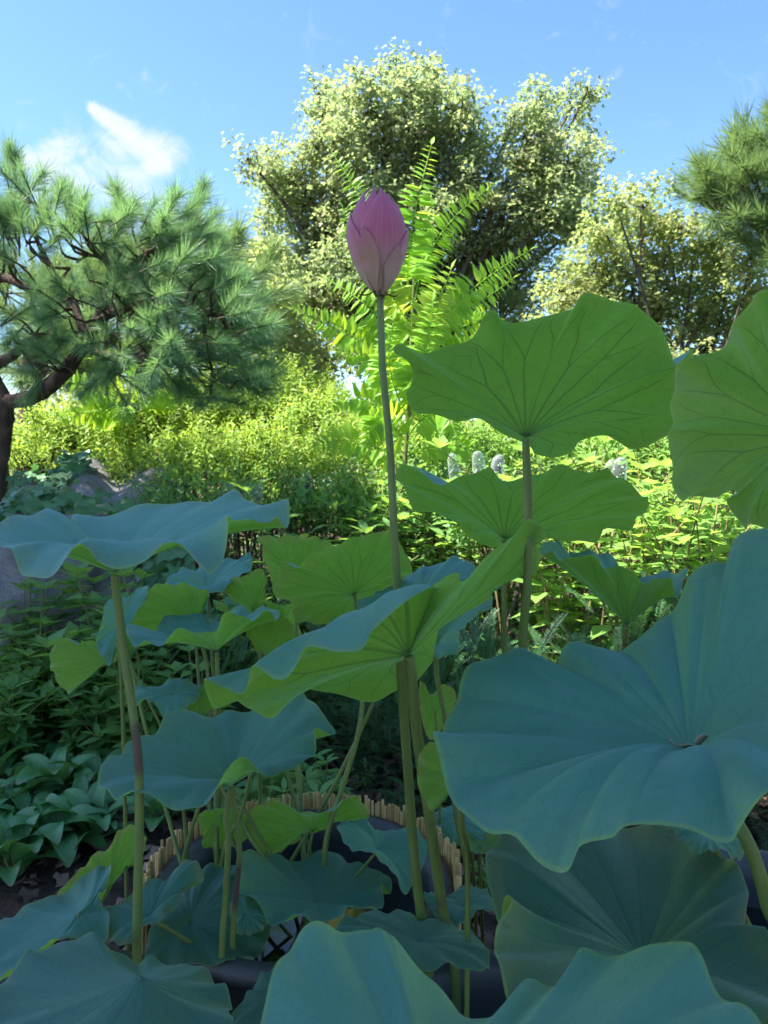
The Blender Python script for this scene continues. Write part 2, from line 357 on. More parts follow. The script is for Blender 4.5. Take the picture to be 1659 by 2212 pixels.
M_RSTEM = material('reddish stem', lambda nt: nt.bsdf(nt.mix(nt.noise(tc(nt), 20, 3), (.16, .10, .05), (.20, .17, .06)), .6, .3))
def f_soil(nt):
    oc = tc(nt); n = nt.noise(oc, 9, 6, .7); n2 = nt.noise(oc, 70, 4, .7)
    c = nt.mix(nt.ss(n, .35, .7), (.028, .019, .015), (.075, .052, .040)); c = nt.mix(nt.m('MULTIPLY', nt.ss(n2, .5, .75), .5), c, (.11, .08, .065))
    return nt.bsdf(c, .95, .1, nt.bump(nt.m('ADD', n, nt.m('MULTIPLY', n2, .5)), .9, .03))
M_SOIL = material('garden soil', f_soil)
def f_litter(nt):
    r = nt.attr('rnd').outputs['Fac']
    c = nt.mix(r, (.065, .040, .030), (.20, .135, .10)); c = nt.mix(nt.ss(r, .9, .92), c, (.30, .22, .17))
    return nt.bsdf(c, .8, .2)
M_LITTER = material('dead leaf', f_litter)
def f_rock(nt):
    oc = tc(nt); n = nt.noise(oc, 4, 6, .65); n2 = nt.noise(oc, 60, 4, .7); v = nt.node('ShaderNodeTexVoronoi'); nt.l.new(oc, v.inputs['Vector']); v.inputs['Scale'].default_value = 90
    c = nt.mix(nt.ss(n, .35, .68), (.15, .14, .145), (.30, .275, .255)); c = nt.mix(nt.m('MULTIPLY', nt.ss(n2, .5, .66), .6), c, (.09, .085, .085))
    c = nt.mix(nt.m('MULTIPLY', nt.m('SUBTRACT', 1, nt.ss(v.outputs['Distance'], .1, .3)), .35), c, (.45, .43, .41))
    c = nt.mix(nt.m('MULTIPLY', nt.ss(nt.noise(oc, 7, 4), .58, .66), .35), c, (.14, .15, .10))
    return nt.bsdf(c, .9, .2, nt.bump(nt.m('ADD', n, nt.m('MULTIPLY', n2, .35)), .7, .03))
M_ROCK = material('granite', f_rock)
M_TUB = material('black tub', lambda nt: nt.bsdf(nt.mix(nt.noise(tc(nt), 12, 4), (.022, .024, .030), (.055, .058, .068)), nt.m('ADD', .35, nt.m('MULTIPLY', nt.noise(tc(nt), 20, 4), .3)), .5))
M_WATER = material('water', lambda nt: nt.bsdf((.008, .012, .012), .06, .5, nt.bump(nt.noise(tc(nt), 14, 2), .05, .01)))
def f_reed(nt):
    o = nt.node('ShaderNodeObjectInfo').outputs['Random']; n = nt.noise(tc(nt), 30, 3)
    c = nt.mix(o, (.36, .20, .07), (.62, .40, .16)); c = nt.mix(nt.m('MULTIPLY', nt.ss(n, .5, .7), .6), c, (.13, .085, .05))
    return nt.bsdf(c, .6, .3)
M_REED = material('dry reed', f_reed)
M_WIRE = material('black wire', lambda nt: nt.bsdf((.02, .02, .02), .5, .4))
def f_petal(nt):
    t = nt.attr('t').outputs['Fac']; u = nt.attr('u').outputs['Fac']; gr = nt.attr('green', 'OBJECT').outputs['Fac']
    cmb = nt.node('ShaderNodeCombineXYZ'); nt.put(cmb.inputs[0], nt.m('MULTIPLY', u, 26)); nt.put(cmb.inputs[1], nt.m('MULTIPLY', t, 1.4)); nt.put(cmb.inputs[2], nt.m('MULTIPLY', nt.node('ShaderNodeObjectInfo').outputs['Random'], 30))
    n = nt.noise(cmb.outputs[0], 1.0, 4, .6); n2 = nt.noise(tc(nt), 22, 3)
    c = nt.mix(nt.ss(t, .10, .56), (.56, .42, .30), (.52, .125, .20))
    c = nt.mix(nt.ss(t, .55, 1.0), c, (.44, .095, .19))
    c = nt.mix(nt.m('MULTIPLY', nt.ss(n, .45, .68), .5), c, (.60, .24, .30))
    c = nt.mix(nt.m('MULTIPLY', nt.ss(n, .56, .36), .35), c, (.34, .07, .145))
    c = nt.mix(nt.m('MULTIPLY', gr, nt.m('MULTIPLY', nt.ss(n2, .35, .6), nt.m('SUBTRACT', 1, nt.ss(t, .5, .85)))), c, (.36, .27, .12))
    edge = nt.ss(nt.m('ABSOLUTE', u), .93, .985)
    c = nt.mix(nt.m('MULTIPLY', edge, .35), c, (.55, .28, .42))
    d = nt.bsdf(c, .5, .3, nt.bump(n, .25, .0012), **{'Sheen Weight': .15})
    tr = nt.node('ShaderNodeBsdfTranslucent'); nt.put(tr.inputs[0], nt.mix(t, (.55, .36, .25), (.66, .16, .30)))
    mx = nt.node('ShaderNodeMixShader'); mx.inputs[0].default_value = .25; nt.l.new(d, mx.inputs[1]); nt.l.new(tr.outputs[0], mx.inputs[2])
    return mx.outputs[0]
M_PETAL = material('lotus petal', f_petal)
M_SEPAL = material('withered sepal', lambda nt: nt.bsdf(nt.mix(nt.noise(tc(nt), 60, 3), (.30, .20, .10), (.16, .12, .05)), .7, .2))
def f_glass(nt):
    t = nt.node('ShaderNodeBsdfTransparent'); t.inputs[0].default_value = (.93, .96, .95, 1)
    g = nt.bsdf((.78, .82, .82), .12, .8, nt.bump(nt.noise(tc(nt), 60, 2), .6, .006))
    fr = nt.node('ShaderNodeLayerWeight'); fr.inputs[0].default_value = .35
    mx = nt.node('ShaderNodeMixShader'); nt.put(mx.inputs[0], nt.m('ADD', .04, nt.m('MULTIPLY', nt.m('POWER', fr.outputs['Facing'], 2.2), .45))); nt.l.new(t.outputs[0], mx.inputs[1]); nt.l.new(g, mx.inputs[2])
    return mx.outputs[0]
M_GLASS = material('clear plastic', f_glass)
M_DROP = material('water drop', lambda nt: nt.bsdf((.8, .82, .82), .1, .8))
M_ROOF = material('grey roof tile', lambda nt: nt.bsdf(nt.mix(nt.noise(tc(nt), 6, 4), (.22, .215, .22), (.38, .37, .37)), .7, .3))
M_WALL = material('plaster wall', lambda nt: nt.bsdf(nt.mix(nt.noise(tc(nt), 3, 4), (.42, .38, .32), (.55, .52, .46)), .9, .2))
M_WOOD = material('dark timber', lambda nt: nt.bsdf(nt.mix(nt.noise(tc(nt), 8, 4), (.06, .04, .03), (.12, .08, .05)), .7, .2))
M_DRY = material('dry debris', lambda nt: nt.bsdf(nt.mix(nt.noise(tc(nt), 60, 3), (.22, .15, .09), (.45, .36, .26)), .8, .2))

# ------------------------------------------------------------------ the setting: ground
def build_ground():
    xs = np.concatenate([np.linspace(-60, -6, 12), np.linspace(-5, 5, 80), np.linspace(6, 60, 12)]); ys = np.concatenate([np.linspace(-30, -2, 8), np.linspace(-1, 7, 70), np.linspace(8, 90, 22)])
    V = np.array([[x, y, gz(x, y)] for y in ys for x in xs]); nx = len(xs)
    i, j = np.meshgrid(np.arange(len(ys)-1), np.arange(nx-1), indexing='ij')
    F = np.stack([i*nx+j, i*nx+j+1, (i+1)*nx+j+1, (i+1)*nx+j], -1).reshape(-1, 4)
    tag(obj('ground', mesh('ground', V, F, M_SOIL)), 'dark garden soil under the plants', None, None, 'structure')
build_ground()
def litter():
    n = 2600
    x = rng.uniform(-1.2, 1.6, n); y = rng.uniform(1.2, 3.4, n)
    z = np.array([gz(a, b) for a, b in zip(x, y)])+rng.uniform(.004, .03, n)
    th = rng.uniform(0, 6.28, n); tip = np.stack([np.cos(th), np.sin(th), rng.normal(0, .25, n)], 1)
    nr = np.stack([rng.normal(0, .35, n), rng.normal(0, .35, n), np.ones(n)], 1)
    tv = np.array(T_IVY[0]); tv = tv*np.array([1.1, 1, 3.2])
    V, F, r = scatter(np.stack([x, y, z], 1), tip, nr, rng.uniform(.025, .062, n), tv, T_IVY[1])
    tag(obj('leaf_litter', mesh('leaf_litter', V, F, M_LITTER, smooth=False, rnd=r)), 'brown dead leaves lying thick on the soil behind the tub', 'leaf litter', None, 'stuff')
litter()

# ------------------------------------------------------------------ lotus
def stalk_part(th, path, rad, stains=(), name='stalk'):
    n = (len(path)-1)*8+1
    V, F = tube(path, rad, 10, n, .012)
    L = np.linspace(0, 1, n).repeat(10); s = np.zeros(len(V))
    for a, b, w in stains: s = np.maximum(s, w*np.clip(1.15-np.abs((L-(a+b)/2)/((b-a)/2+1e-6))**2*.9, 0, 1))
    return part(name, V, F, M_STALK, th, attrs={'stain': s})
NR = 22
TUBS = {'centre': (-.134, 1.225), 'right': (.60, 1.12), 'left': (-.45, .80), 'front': (.16, .90)}
TUBR = {'centre': .222, 'right': .24, 'left': .25, 'front': .20}
def foot(e):
    'where a stalk that reaches point e goes on down to: the water of the tub it stands over, or the soil'
    for k in TUBS:
        if math.hypot(e[0]-TUBS[k][0], e[1]-TUBS[k][1]) < TUBR[k]*.9: return np.array([e[0], e[1], .32])
    return np.array([e[0], e[1], gz(e[0], e[1])-.02])
def lotus(label, c, d, R, pts, see='up', stalk=None, tub='centre', wear=.15, yellow=0., rad=.008, dk=0., cup=.05, pleat=1.0, stains=(), base=None, group=None, crest=None, shade_tint=0.):
    C = P(c[0], c[1], d+dk*R)
    B = np.array([P(p[0], p[1], d+p[2]*R) for p in pts])
    nrm = np.cross(B-C, np.roll(B, -1, 0)-C).sum(0); N = unit(nrm); sgn = 1
    ref = {'up': np.array([0, 0, 1.]), 't': CAM-C, 'u': C-CAM}[see]
    if N@ref < 0: N = -N; sgn = -1
    h = (B-C)@N; hm = h.mean(); inpl = (B-C)-h[:, None]*N
    rm = .55
    Md = C+rm*inpl+N*(cup*R+.64*hm+.30*(h-hm))[:, None]
    M = np.array([P(p[3], p[4], d+p[5]*R) if len(p) > 3 else Md[i] for i, p in enumerate(pts)])
    if crest:
        cx, cyy = zip(*crest)
        for i, p in enumerate(pts):
            if len(p) == 3 and p[2] < -.2:
                xm = c[0]+rm*(p[0]-c[0]); w = min(1, (-p[2]-.2)/.25); M[i] = M[i]*(1-w)+w*P(xm, float(np.interp(xm, cx, cyy)), d+.62*p[2]*R)
    NA = int(np.clip(np.linalg.norm(np.roll(B, -1, 0)-B, axis=1).sum()/.0042, 140, 440))
    ring = catmull(np.hstack([B, M]), NA, True); Bs, Ms = ring[:, :3], ring[:, 3:]
    rr = (np.arange(1, NR+1)/NR)**.9
    l0 = (rr-rm)*(rr-1)/rm; lm = rr*(rr-1)/(rm*(rm-1)); l1 = rr*(rr-rm)/(1-rm)
    V = l0[:, None, None]*C+lm[:, None, None]*Ms+l1[:, None, None]*Bs
    t = np.arange(NA)/NA*2*math.pi; ph = rng.uniform(0, 6.28, 6)
    pl = (np.abs(np.cos(t*NV/2))**.7-.6)*.0020*pleat*(R/.2)
    prof = rr*(1-rr**5)
    wav = .019*R/.2*(.5*np.sin(3*t+ph[0])+.35*np.sin(5*t+ph[1])+.3*np.sin(8*t+ph[2]))
    rip = .0048*R/.2*(np.sin(11*t+ph[3]+np.sin(2*t))+.6*np.sin(19*t+ph[4]))
    V = V+N*(prof[:, None]*pl[None]+(rr**2*(1-rr**3))[:, None]*wav[None]+(rr**4)[:, None]*rip[None])[:, :, None]
    V = np.concatenate([[C], V.reshape(-1, 3)])
    uv = np.concatenate([[[.5, .5]], np.stack([.5+.5*rr[:, None]*np.cos(t), .5+.5*rr[:, None]*np.sin(t)], -1).reshape(-1, 2)])
    F = []
    for k in range(NA): F.append([0, 1+k, 1+(k+1) % NA])
    for i in range(NR-1):
        o = 1+i*NA
        for k in range(NA): F.append([o+k, o+NA+k, o+NA+(k+1) % NA, o+(k+1) % NA])
    if sgn < 0: F = [f[::-1] for f in F]
    if stalk is None: stalk = []
    path = [C-N*.0015]+[P(*s) for s in stalk]; rad = rad*.64
    if base is None:
        if len(stalk): path.append(foot(path[-1]))
        else:
            tx, ty = TUBS[tub]; rr_ = TUBR[tub]*.6; fl = np.array([tx+random.uniform(-rr_, rr_), ty+random.uniform(-rr_, rr_), .32])
            path += [C*.55+fl*.45-N*.02+np.array([0, 0, -.02]), fl]
    else: path.append(np.array(base))
    th = thing('lotus_leaf', label, 'lotus leaf', path[-1], group)
    b = part('blade', V, F, M_LOTUS, th, uv=uv); b['wear'] = float(wear); b['yellow'] = float(yellow); b['shade_tint'] = float(shade_tint)
    n = len(path); rads = [rad*.85]+[rad*(1+.25*i/n) for i in range(1, n)]
    stalk_part(th, path, rads, stains)
    return th

lotus('large veined lotus leaf held highest on its stalk, green underside against the hedge', (1135, 946), .95, .19, [
    (849, 743, -.12), (862, 735, -.15), (885, 756, -.24), (911, 767, -.32), (955, 751, -.42), (1006, 731, -.52), (1030, 713, -.56), (1045, 692, -.58), (1058, 681, -.6), (1072, 680, -.6), (1087, 691, -.6), (1120, 690, -.61), (1155, 686, -.62), (1212, 671, -.64), (1242, 663, -.65), (1254, 648, -.65), (1273, 642, -.65), (1310, 644, -.62), (1356, 650, -.56), (1382, 663, -.5), (1409, 686, -.43), (1432, 720, -.36), (1443, 743, -.32), (1458, 781, -.22), (1477, 774, -.14), (1494, 756, -.04), (1499, 766, .0), (1488, 800, .05), (1475, 860, .15), (1465, 920, .3), (1451, 937, .33), (1424, 944, .36), (1394, 963, .42), (1371, 971, .45), (1352, 966, .47), (1318, 949, .52), (1257, 944, .58), (1246, 949, .64), (1244, 966, .72), (1235, 982, .8), (1204, 990, .86), (1174, 989, .86), (1155, 978, .8), (1144, 957, .7), (1106, 951, .6), (1075, 933, .5), (1030, 905, .4), (985, 901, .33), (948, 902, .26), (906, 896, .18), (886, 880, .14), (879, 858, .1), (878, 840, .05), (888, 824, 0), (891, 803, -.04), (876, 783, -.07), (856, 767, -.1)],
    'u', [(1138, 1010, .955), (1141, 1100, .96), (1140, 1250, .97), (1129, 1400, 1.0), (1140, 1550, 1.02), (1165, 1750, 1.05)], 'right', wear=.1, rad=.0082, stains=[(0, .02, .8)])
lotus('broad lotus leaf right beside the highest leaf, wide dull green underside', (1760, 950), .74, .26, [
    (1659, 622, -.3), (1625, 655, -.3), (1590, 700, -.28), (1575, 722, -.28), (1540, 750, -.25), (1480, 792, -.22), (1458, 815, -.2), (1450, 845, -.2), (1444, 880, -.18), (1452, 920, -.12), (1455, 960, -.08), (1447, 1010, -.02), (1450, 1050, .02), (1470, 1078, .05), (1510, 1082, .1), (1560, 1062, .18), (1592, 1058, .2), (1580, 1085, .28), (1585, 1110, .3), (1605, 1135, .35), (1650, 1142, .42), (1780, 1160, .5), (1920, 1100, .5), (2020, 980, .3), (2050, 820, .1), (1960, 680, -.1), (1820, 610, -.25)],
    'u', [(1770, 1150, .78), (1760, 1600, .85)], 'right', wear=.18, rad=.009, dk=.1)
lotus('wavy rimmed lotus leaf just under the highest one, green underside facing the path', (1090, 1166), 1.22, .2, [
    (852, 1030, -.05), (868, 1000, -.1), (890, 1012, -.3), (930, 1032, -.4), (970, 1042, -.45), (1010, 1030, -.48), (1045, 1014, -.5), (1062, 1010, -.5), (1085, 1030, -.5), (1130, 1038, -.52), (1170, 1025, -.5), (1205, 1005, -.5), (1226, 1000, -.48), (1250, 1012, -.45), (1272, 1028, -.42), (1300, 1018, -.4), (1312, 1010, -.38), (1328, 1026, -.35), (1345, 1028, -.3), (1360, 1050, -.2), (1385, 1064, -.1), (1400, 1075, 0), (1398, 1105, .1), (1375, 1118, .2), (1362, 1140, .25), (1330, 1138, .3), (1306, 1144, .35), (1285, 1166, .45), (1230, 1168, .5), (1160, 1172, .6), (1110, 1178, .65), (1060, 1180, .65), (1020, 1172, .6), (1002, 1140, .45), (960, 1118, .3), (900, 1098, .15), (872, 1058, .05)],
    'u', [(1090, 1240, 1.23), (1089, 1320, 1.24), (1090, 1400, 1.25), (1110, 1580, 1.25), (1165, 1740, 1.22)], 'right', wear=.1, rad=.0072, stains=[(0, .03, .7)])
lotus('big saddle shaped lotus leaf crossing the bud stalk, bright green with rolled blue rim', (882, 1416), .95, .2, [
    (442, 1464, -.42, 640, 1428, -.2), (480, 1479, -.5, 660, 1412, -.25), (515, 1504, -.58, 680, 1396, -.3), (530, 1496, -.6, 690, 1384, -.3), (540, 1468, -.58, 700, 1372, -.3), (549, 1443, -.6, 708, 1362, -.3), (597, 1457, -.72, 735, 1345, -.35), (640, 1441, -.76, 760, 1330, -.35), (670, 1409, -.72, 775, 1320, -.33), (733, 1405, -.8, 800, 1310, -.33), (780, 1400, -.8, 825, 1296, -.33), (805, 1348, -.68, 850, 1284, -.3), (882, 1312, -.62, 905, 1270, -.28), (924, 1270, -.5, 930, 1276, -.25), (986, 1234, -.4), (992, 1246, -.32), (1052, 1216, -.2), (1128, 1131, -.05), (1146, 1118, .0), (1174, 1140, .05), (1184, 1171, .08), (1166, 1174, .1), (1164, 1200, .15), (1141, 1231, .2), (1095, 1227, .25), (1064, 1252, .3), (1056, 1290, .3), (1030, 1304, .3), (995, 1303, .32), (967, 1337, .36), (935, 1390, .42), (930, 1435, .5), (903, 1471, .58), (880, 1492, .6), (814, 1507, .66), (730, 1500, .68), (652, 1490, .6), (627, 1512, .5), (585, 1540, .36), (560, 1543, .26), (530, 1529, .12), (502, 1508, -.02), (482, 1500, -.12), (458, 1526, -.25)],
    'u', [(888, 1450, .955), (900, 1580, .98), (930, 1780, 1.03), (955, 1960, 1.08), (985, 2140, 1.12)], wear=.12, yellow=.35, rad=.0105, cup=.02, pleat=.5, stains=[(.62, .7, .6), (.86, 1, .7), (0, .015, .9)])
lotus('wide blue green lotus leaf spreading flat in front of the boulder, wavy rim', (246, 1238), .95, .19, [
    (-70, 1150, .1), (0, 1133, .3), (55, 1111, .5), (88, 1094, .6), (120, 1110, .75), (148, 1128, .85), (160, 1112, .9), (190, 1110, .95), (300, 1098, 1), (400, 1085, .95), (470, 1072, .85), (510, 1065, .75), (532, 1080, .6), (560, 1088, .5), (590, 1080, .45), (622, 1090, .3), (625, 1110, .15), (617, 1137, 0), (600, 1119, -.05), (585, 1130, -.1), (565, 1133, -.12), (530, 1122, -.2), (506, 1113, -.3), (490, 1115, -.4), (494, 1145, -.5), (484, 1190, -.6), (468, 1225, -.7), (452, 1238, -.75), (425, 1216, -.82), (395, 1190, -.88), (350, 1179, -.92), (300, 1206, -.95), (255, 1228, -.95), (215, 1214, -.95), (190, 1190, -.93), (172, 1188, -.92), (140, 1214, -.88), (95, 1240, -.8), (48, 1241, -.65), (28, 1200, -.5), (0, 1168, -.35), (-50, 1170, -.12)],
    'up', crest=[(0, 1160), (80, 1172), (250, 1175), (380, 1166), (450, 1140), (500, 1112)], stalk=[(250, 1270, .95), (258, 1330, .95), (270, 1430, .95), (286, 1530, .945), (299, 1650, .94), (301, 1780, .94), (297, 1950, .94), (296, 2090, .94)], tub='left', wear=.22, rad=.0078, cup=.02, stains=[(.46, .60, 1.), (.0, .03, .5)])
lotus('enormous blue green lotus leaf open like a bowl with a dry twig inside', (1490, 1628), .85, .3, [
    (938, 1604, -.30), (951, 1585, -.08), (955, 1566, .02), (971, 1545, .08), (988, 1519, .15), (995, 1479, .22), (1006, 1452, .27), (1024, 1430, .31), (1060, 1405, .37), (1091, 1400, .40), (1117, 1405, .42), (1140, 1419, .44), (1171, 1441, .46), (1202, 1437, .48), (1211, 1412, .5), (1224, 1390, .51), (1251, 1377, .53), (1277, 1379, .55), (1300, 1390, .57), (1317, 1408, .58), (1342, 1420, .6), (1371, 1390, .63), (1411, 1352, .67), (1447, 1323, .7), (1462, 1292, .71), (1477, 1258, .71), (1496, 1239, .71), (1542, 1228, .72), (1568, 1220, .72), (1578, 1201, .72), (1580, 1171, .72), (1591, 1156, .71), (1610, 1143, .7), (1640, 1136, .7), (1700, 1132, .7), (1800, 1140, .64), (1950, 1250, .4), (2040, 1450, 0), (2000, 1600, -.4), (1850, 1680, -.65), (1720, 1710, -.75), (1659, 1728, -.8), (1620, 1750, -.82), (1597, 1774, -.82), (1580, 1797, -.83), (1544, 1804, -.84), (1500, 1792, -.84), (1446, 1781, -.84), (1402, 1777, -.84), (1366, 1786, -.83), (1344, 1804, -.82), (1326, 1831, -.81), (1304, 1835, -.8), (1277, 1830, -.79), (1251, 1827, -.78), (1237, 1844, -.77), (1224, 1860, -.77), (1197, 1864, -.75), (1162, 1855, -.73), (1135, 1834, -.7), (1117, 1817, -.68), (1095, 1808, -.65), (1073, 1808, -.63), (1046, 1801, -.6), (1011, 1772, -.55), (988, 1746, -.5), (971, 1710, -.45), (957, 1670, -.4), (948, 1632, -.35)],
    't', crest=[(1150, 1628), (1300, 1640), (1450, 1648), (1560, 1630), (1700, 1560)], stalk=[(1560, 1730, .86), (1620, 1830, .84), (1660, 1960, .84), (1700, 2150, .86)], tub='right', wear=.08, rad=.011, cup=.0, pleat=2.2, shade_tint=0.12)
lotus('narrow folded lotus leaf hanging against the lip of the enormous bowl leaf, dull underside', (992, 1690), .90, .09, [
    (936, 1602, -.1), (912, 1618, 0), (902, 1655, .1), (904, 1700, .2), (932, 1750, .3), (955, 1732, .3), (985, 1702, .4), (1030, 1720, .3), (1040, 1670, .1), (1010, 1625, -.1), (965, 1606, -.15)], 'u', [(1000, 1790, .95), (1010, 1880, 1.02)], wear=.35, rad=.005, cup=.0)
lotus('shadowed lotus leaf under the enormous bowl leaf, dark green with worn yellow patches', (1390, 2075), .84, .27, [
    (1058, 1822, .5), (1048, 1868, .42), (1058, 1925, .25), (1078, 1982, .08), (1088, 1958, 0), (1104, 1946, -.05), (1088, 1965, -.12), (1072, 2005, -.2), (1068, 2060, -.3), (1080, 2115, -.42), (1112, 2180, -.58), (1160, 2250, -.75), (1300, 2330, -.92), (1500, 2350, -.92), (1680, 2290, -.75), (1725, 2150, -.35), (1665, 2035, -.05), (1640, 1995, .05), (1612, 1985, .12), (1616, 1930, .3), (1592, 1865, .45), (1558, 1826, .6), (1480, 1795, .8), (1350, 1775, .95), (1200, 1775, .92), (1110, 1796, .7)],
    'up', None, 'right', wear=.42, cup=.0, rad=.009, pleat=.7, shade_tint=0.9)
lotus('closest lotus leaf, pale sea green and softly out of focus, with a peaked wavy rim', (960, 2440), .46, .2, [
    (535, 2340, .1), (560, 2215, .3), (596, 2098, .5), (630, 2025, .62), (655, 2002, .68), (700, 2003, .74), (740, 2019, .78), (775, 2016, .8), (800, 2002, .82), (820, 1984, .84), (842, 2006, .84), (864, 2052, .84), (900, 2092, .84), (950, 2140, .84), (1000, 2180, .84), (1045, 2212, .84), (1082, 2216, .82), (1108, 2162, .8), (1130, 2122, .8), (1160, 2108, .8), (1200, 2114, .8), (1236, 2090, .8), (1262, 2064, .8), (1320, 2052, .78), (1400, 2043, .74), (1478, 2040, .68), (1512, 2062, .6), (1542, 2112, .5), (1582, 2172, .4), (1665, 2245, .2), (1720, 2420, -.2), (1500, 2750, -.6), (1000, 2900, -.75), (650, 2750, -.6), (545, 2520, -.25)],
    'up', None, 'front', wear=.05, yellow=.55, cup=.0, rad=.009, pleat=.3)  # sky brightness on this leaf put into its paler, greener colour
lotus('rumpled teal lotus leaf tilted up behind the brown stained stalk', (497, 1700), 1.05, .165, [
    (212, 1682, -.35), (222, 1645, -.2), (238, 1626, -.1), (262, 1640, 0), (274, 1600, .15), (306, 1587, .25), (336, 1584, .35), (358, 1552, .5), (382, 1529, .6), (402, 1529, .65), (430, 1542, .7), (467, 1552, .75), (500, 1538, .8), (545, 1530, .85), (600, 1518, .8), (646, 1491, .75), (665, 1503, .65), (690, 1534, .5), (708, 1556, .4), (725, 1580, .25), (700, 1582, .15), (682, 1582, .1), (682, 1612, -.05), (668, 1640, -.2), (640, 1660, -.35), (600, 1671, -.5), (572, 1668, -.58), (548, 1656, -.65), (525, 1642, -.7), (506, 1645, -.75), (489, 1666, -.8), (462, 1704, -.85), (432, 1743, -.88), (400, 1756, -.88), (370, 1750, -.85), (340, 1728, -.8), (314, 1705, -.75), (288, 1716, -.7), (255, 1728, -.62), (232, 1704, -.52), (212, 1702, -.45)],
    'up', crest=[(300, 1668), (400, 1692), (480, 1688), (560, 1655)], stalk=[(489, 1760, 1.05), (493, 1820, 1.05), (487, 1950, 1.05), (480, 2110, 1.05)], wear=.1, rad=.0062, cup=.0, shade_tint=0.35)
lotus('far lotus leaf behind the bud stalk, yellowish green underside facing the path', (766, 1286), 1.36, .17, [
    (590, 1282, 0), (600, 1245, -.1), (612, 1214, -.15), (640, 1222, -.3), (680, 1196, -.4), (715, 1178, -.45), (760, 1166, -.5), (800, 1152, -.5), (838, 1144, -.5), (858, 1160, -.4), (875, 1195, -.3), (890, 1232, -.1), (870, 1255, .1), (840, 1268, .2), (820, 1300, .4), (780, 1325, .5), (730, 1342, .5), (690, 1350, .45), (655, 1344, .35), (632, 1330, .25), (630, 1300, .15)],
    'u', [(775, 1400, 1.34), (783, 1510, 1.32), (770, 1600, 1.3), (740, 1700, 1.28), (702, 1838, 1.25)], wear=.3, rad=.0062)
lotus('brown edged lotus leaf peeking over the far yellowish one', (640, 1250), 1.5, .15, [
    (556, 1162, -.3), (600, 1158, -.4), (650, 1158, -.45), (690, 1164, -.4), (722, 1178, -.3), (720, 1230, 0), (690, 1290, .3), (630, 1300, .4), (590, 1270, .3), (580, 1230, .1), (566, 1205, -.1), (568, 1185, -.2)], 'u', None, wear=.7, rad=.005)
lotus('dim lotus leaf edge on behind the saddle shaped leaf, blue top toward the sky', (905, 1290), 1.35, .14, [
    (770, 1305, -.3), (800, 1290, -.2), (845, 1262, .1), (880, 1240, .4), (930, 1222, .6), (985, 1204, .6), (1015, 1215, .5), (1030, 1240, .2), (1000, 1290, -.3), (940, 1330, -.6), (860, 1340, -.6), (800, 1325, -.5)], 'up', None, wear=.05, rad=.005)
lotus('slanting blue lotus leaf hanging beyond the saddle leaf near the high stalks', (940, 1400), 1.25, .13, [
    (1098, 1240, .3), (1092, 1262, .1), (1066, 1275, 0), (1058, 1312, -.2), (1015, 1340, -.3), (995, 1365, -.35), (985, 1412, -.45), (935, 1418, -.45), (928, 1400, -.35), (935, 1360, 0), (965, 1320, .3), (1000, 1300, .4), (1050, 1285, .4)], 't', [(945, 1470, 1.26), (962, 1560, 1.27), (985, 1760, 1.3), (1010, 1915, 1.3)], base=(.155, 1.32, .02), wear=.05, rad=.0062, pleat=.4)
lotus('cup shaped lotus leaf right of the high stalk, green outside and blue curling rims', (1354, 1352), 1.18, .17, [
    (1166, 1184, -.1), (1190, 1166, .1), (1204, 1172, .3), (1222, 1192, .45), (1262, 1194, .6), (1306, 1190, .7), (1328, 1206, .7), (1338, 1232, .6), (1385, 1248, .6), (1440, 1235, .55), (1482, 1234, .3), (1476, 1254, .05), (1466, 1285, -.15), (1440, 1252, -.3), (1400, 1252, -.45), (1372, 1250, -.5), (1350, 1226, -.55), (1310, 1220, -.6), (1285, 1208, -.55), (1240, 1202, -.5), (1212, 1206, -.45), (1185, 1196, -.25)], 'up', [(1352, 1390, 1.19), (1350, 1430, 1.2)], 'right', wear=.05, rad=.0066, cup=-.02)
# cluster of smaller leaves behind the brown stained stalk
lotus('shallow cup lotus leaf in the small cluster, blue inside, veined green outside', (468, 1406), 1.38, .14, [
    (272, 1367, -.3), (283, 1386, -.45), (301, 1396, -.55), (319, 1387, -.62), (347, 1394, -.7), (365, 1374, -.75), (394, 1362, -.8), (441, 1363, -.85), (466, 1360, -.85), (480, 1336, -.78), (498, 1326, -.72), (524, 1328, -.6), (545, 1339, -.5), (567, 1327, -.35), (586, 1321, -.2), (597, 1340, -.1), (604, 1329, .1), (595, 1313, .3), (565, 1315, .5), (542, 1320, .65), (520, 1309, .75), (497, 1322, .85), (473, 1337, .9), (444, 1335, .95), (434, 1322, 1), (394, 1317, 1), (362, 1327, .9), (346, 1345, .7), (335, 1362, .5), (304, 1358, .25), (278, 1345, 0)], 'up', [(470, 1470, 1.37), (471, 1545, 1.36)], wear=.1, rad=.0068, cup=0)
lotus('rounded lotus leaf standing behind the cup leaf of the cluster, pale underside', (420, 1350), 1.5, .13, [
    (274, 1340, 0), (280, 1316, -.1), (296, 1304, -.2), (316, 1296, -.25), (322, 1276, -.3), (336, 1264, -.35), (369, 1262, -.35), (400, 1261, -.35), (428, 1270, -.3), (452, 1281, -.2), (446, 1300, -.05), (438, 1325, .1), (430, 1370, .3), (380, 1385, .3), (320, 1375, .2), (290, 1362, .1)], 'u', None, wear=.25, rad=.005)
lotus('blue lotus leaf bent over the brown stained stalk of the wide leaf', (262, 1345), 1.42, .1, [
    (222, 1331, -.2), (226, 1306, 0), (244, 1291, .2), (282, 1286, .4), (298, 1270, .55), (320, 1267, .5), (314, 1298, .3), (296, 1320, .1), (285, 1345, 0), (262, 1372, -.2), (245, 1417, -.5), (236, 1438, -.6), (215, 1412, -.55), (207, 1378, -.4), (218, 1350, -.3)], 't', None, wear=.05, rad=.005, cup=.02)
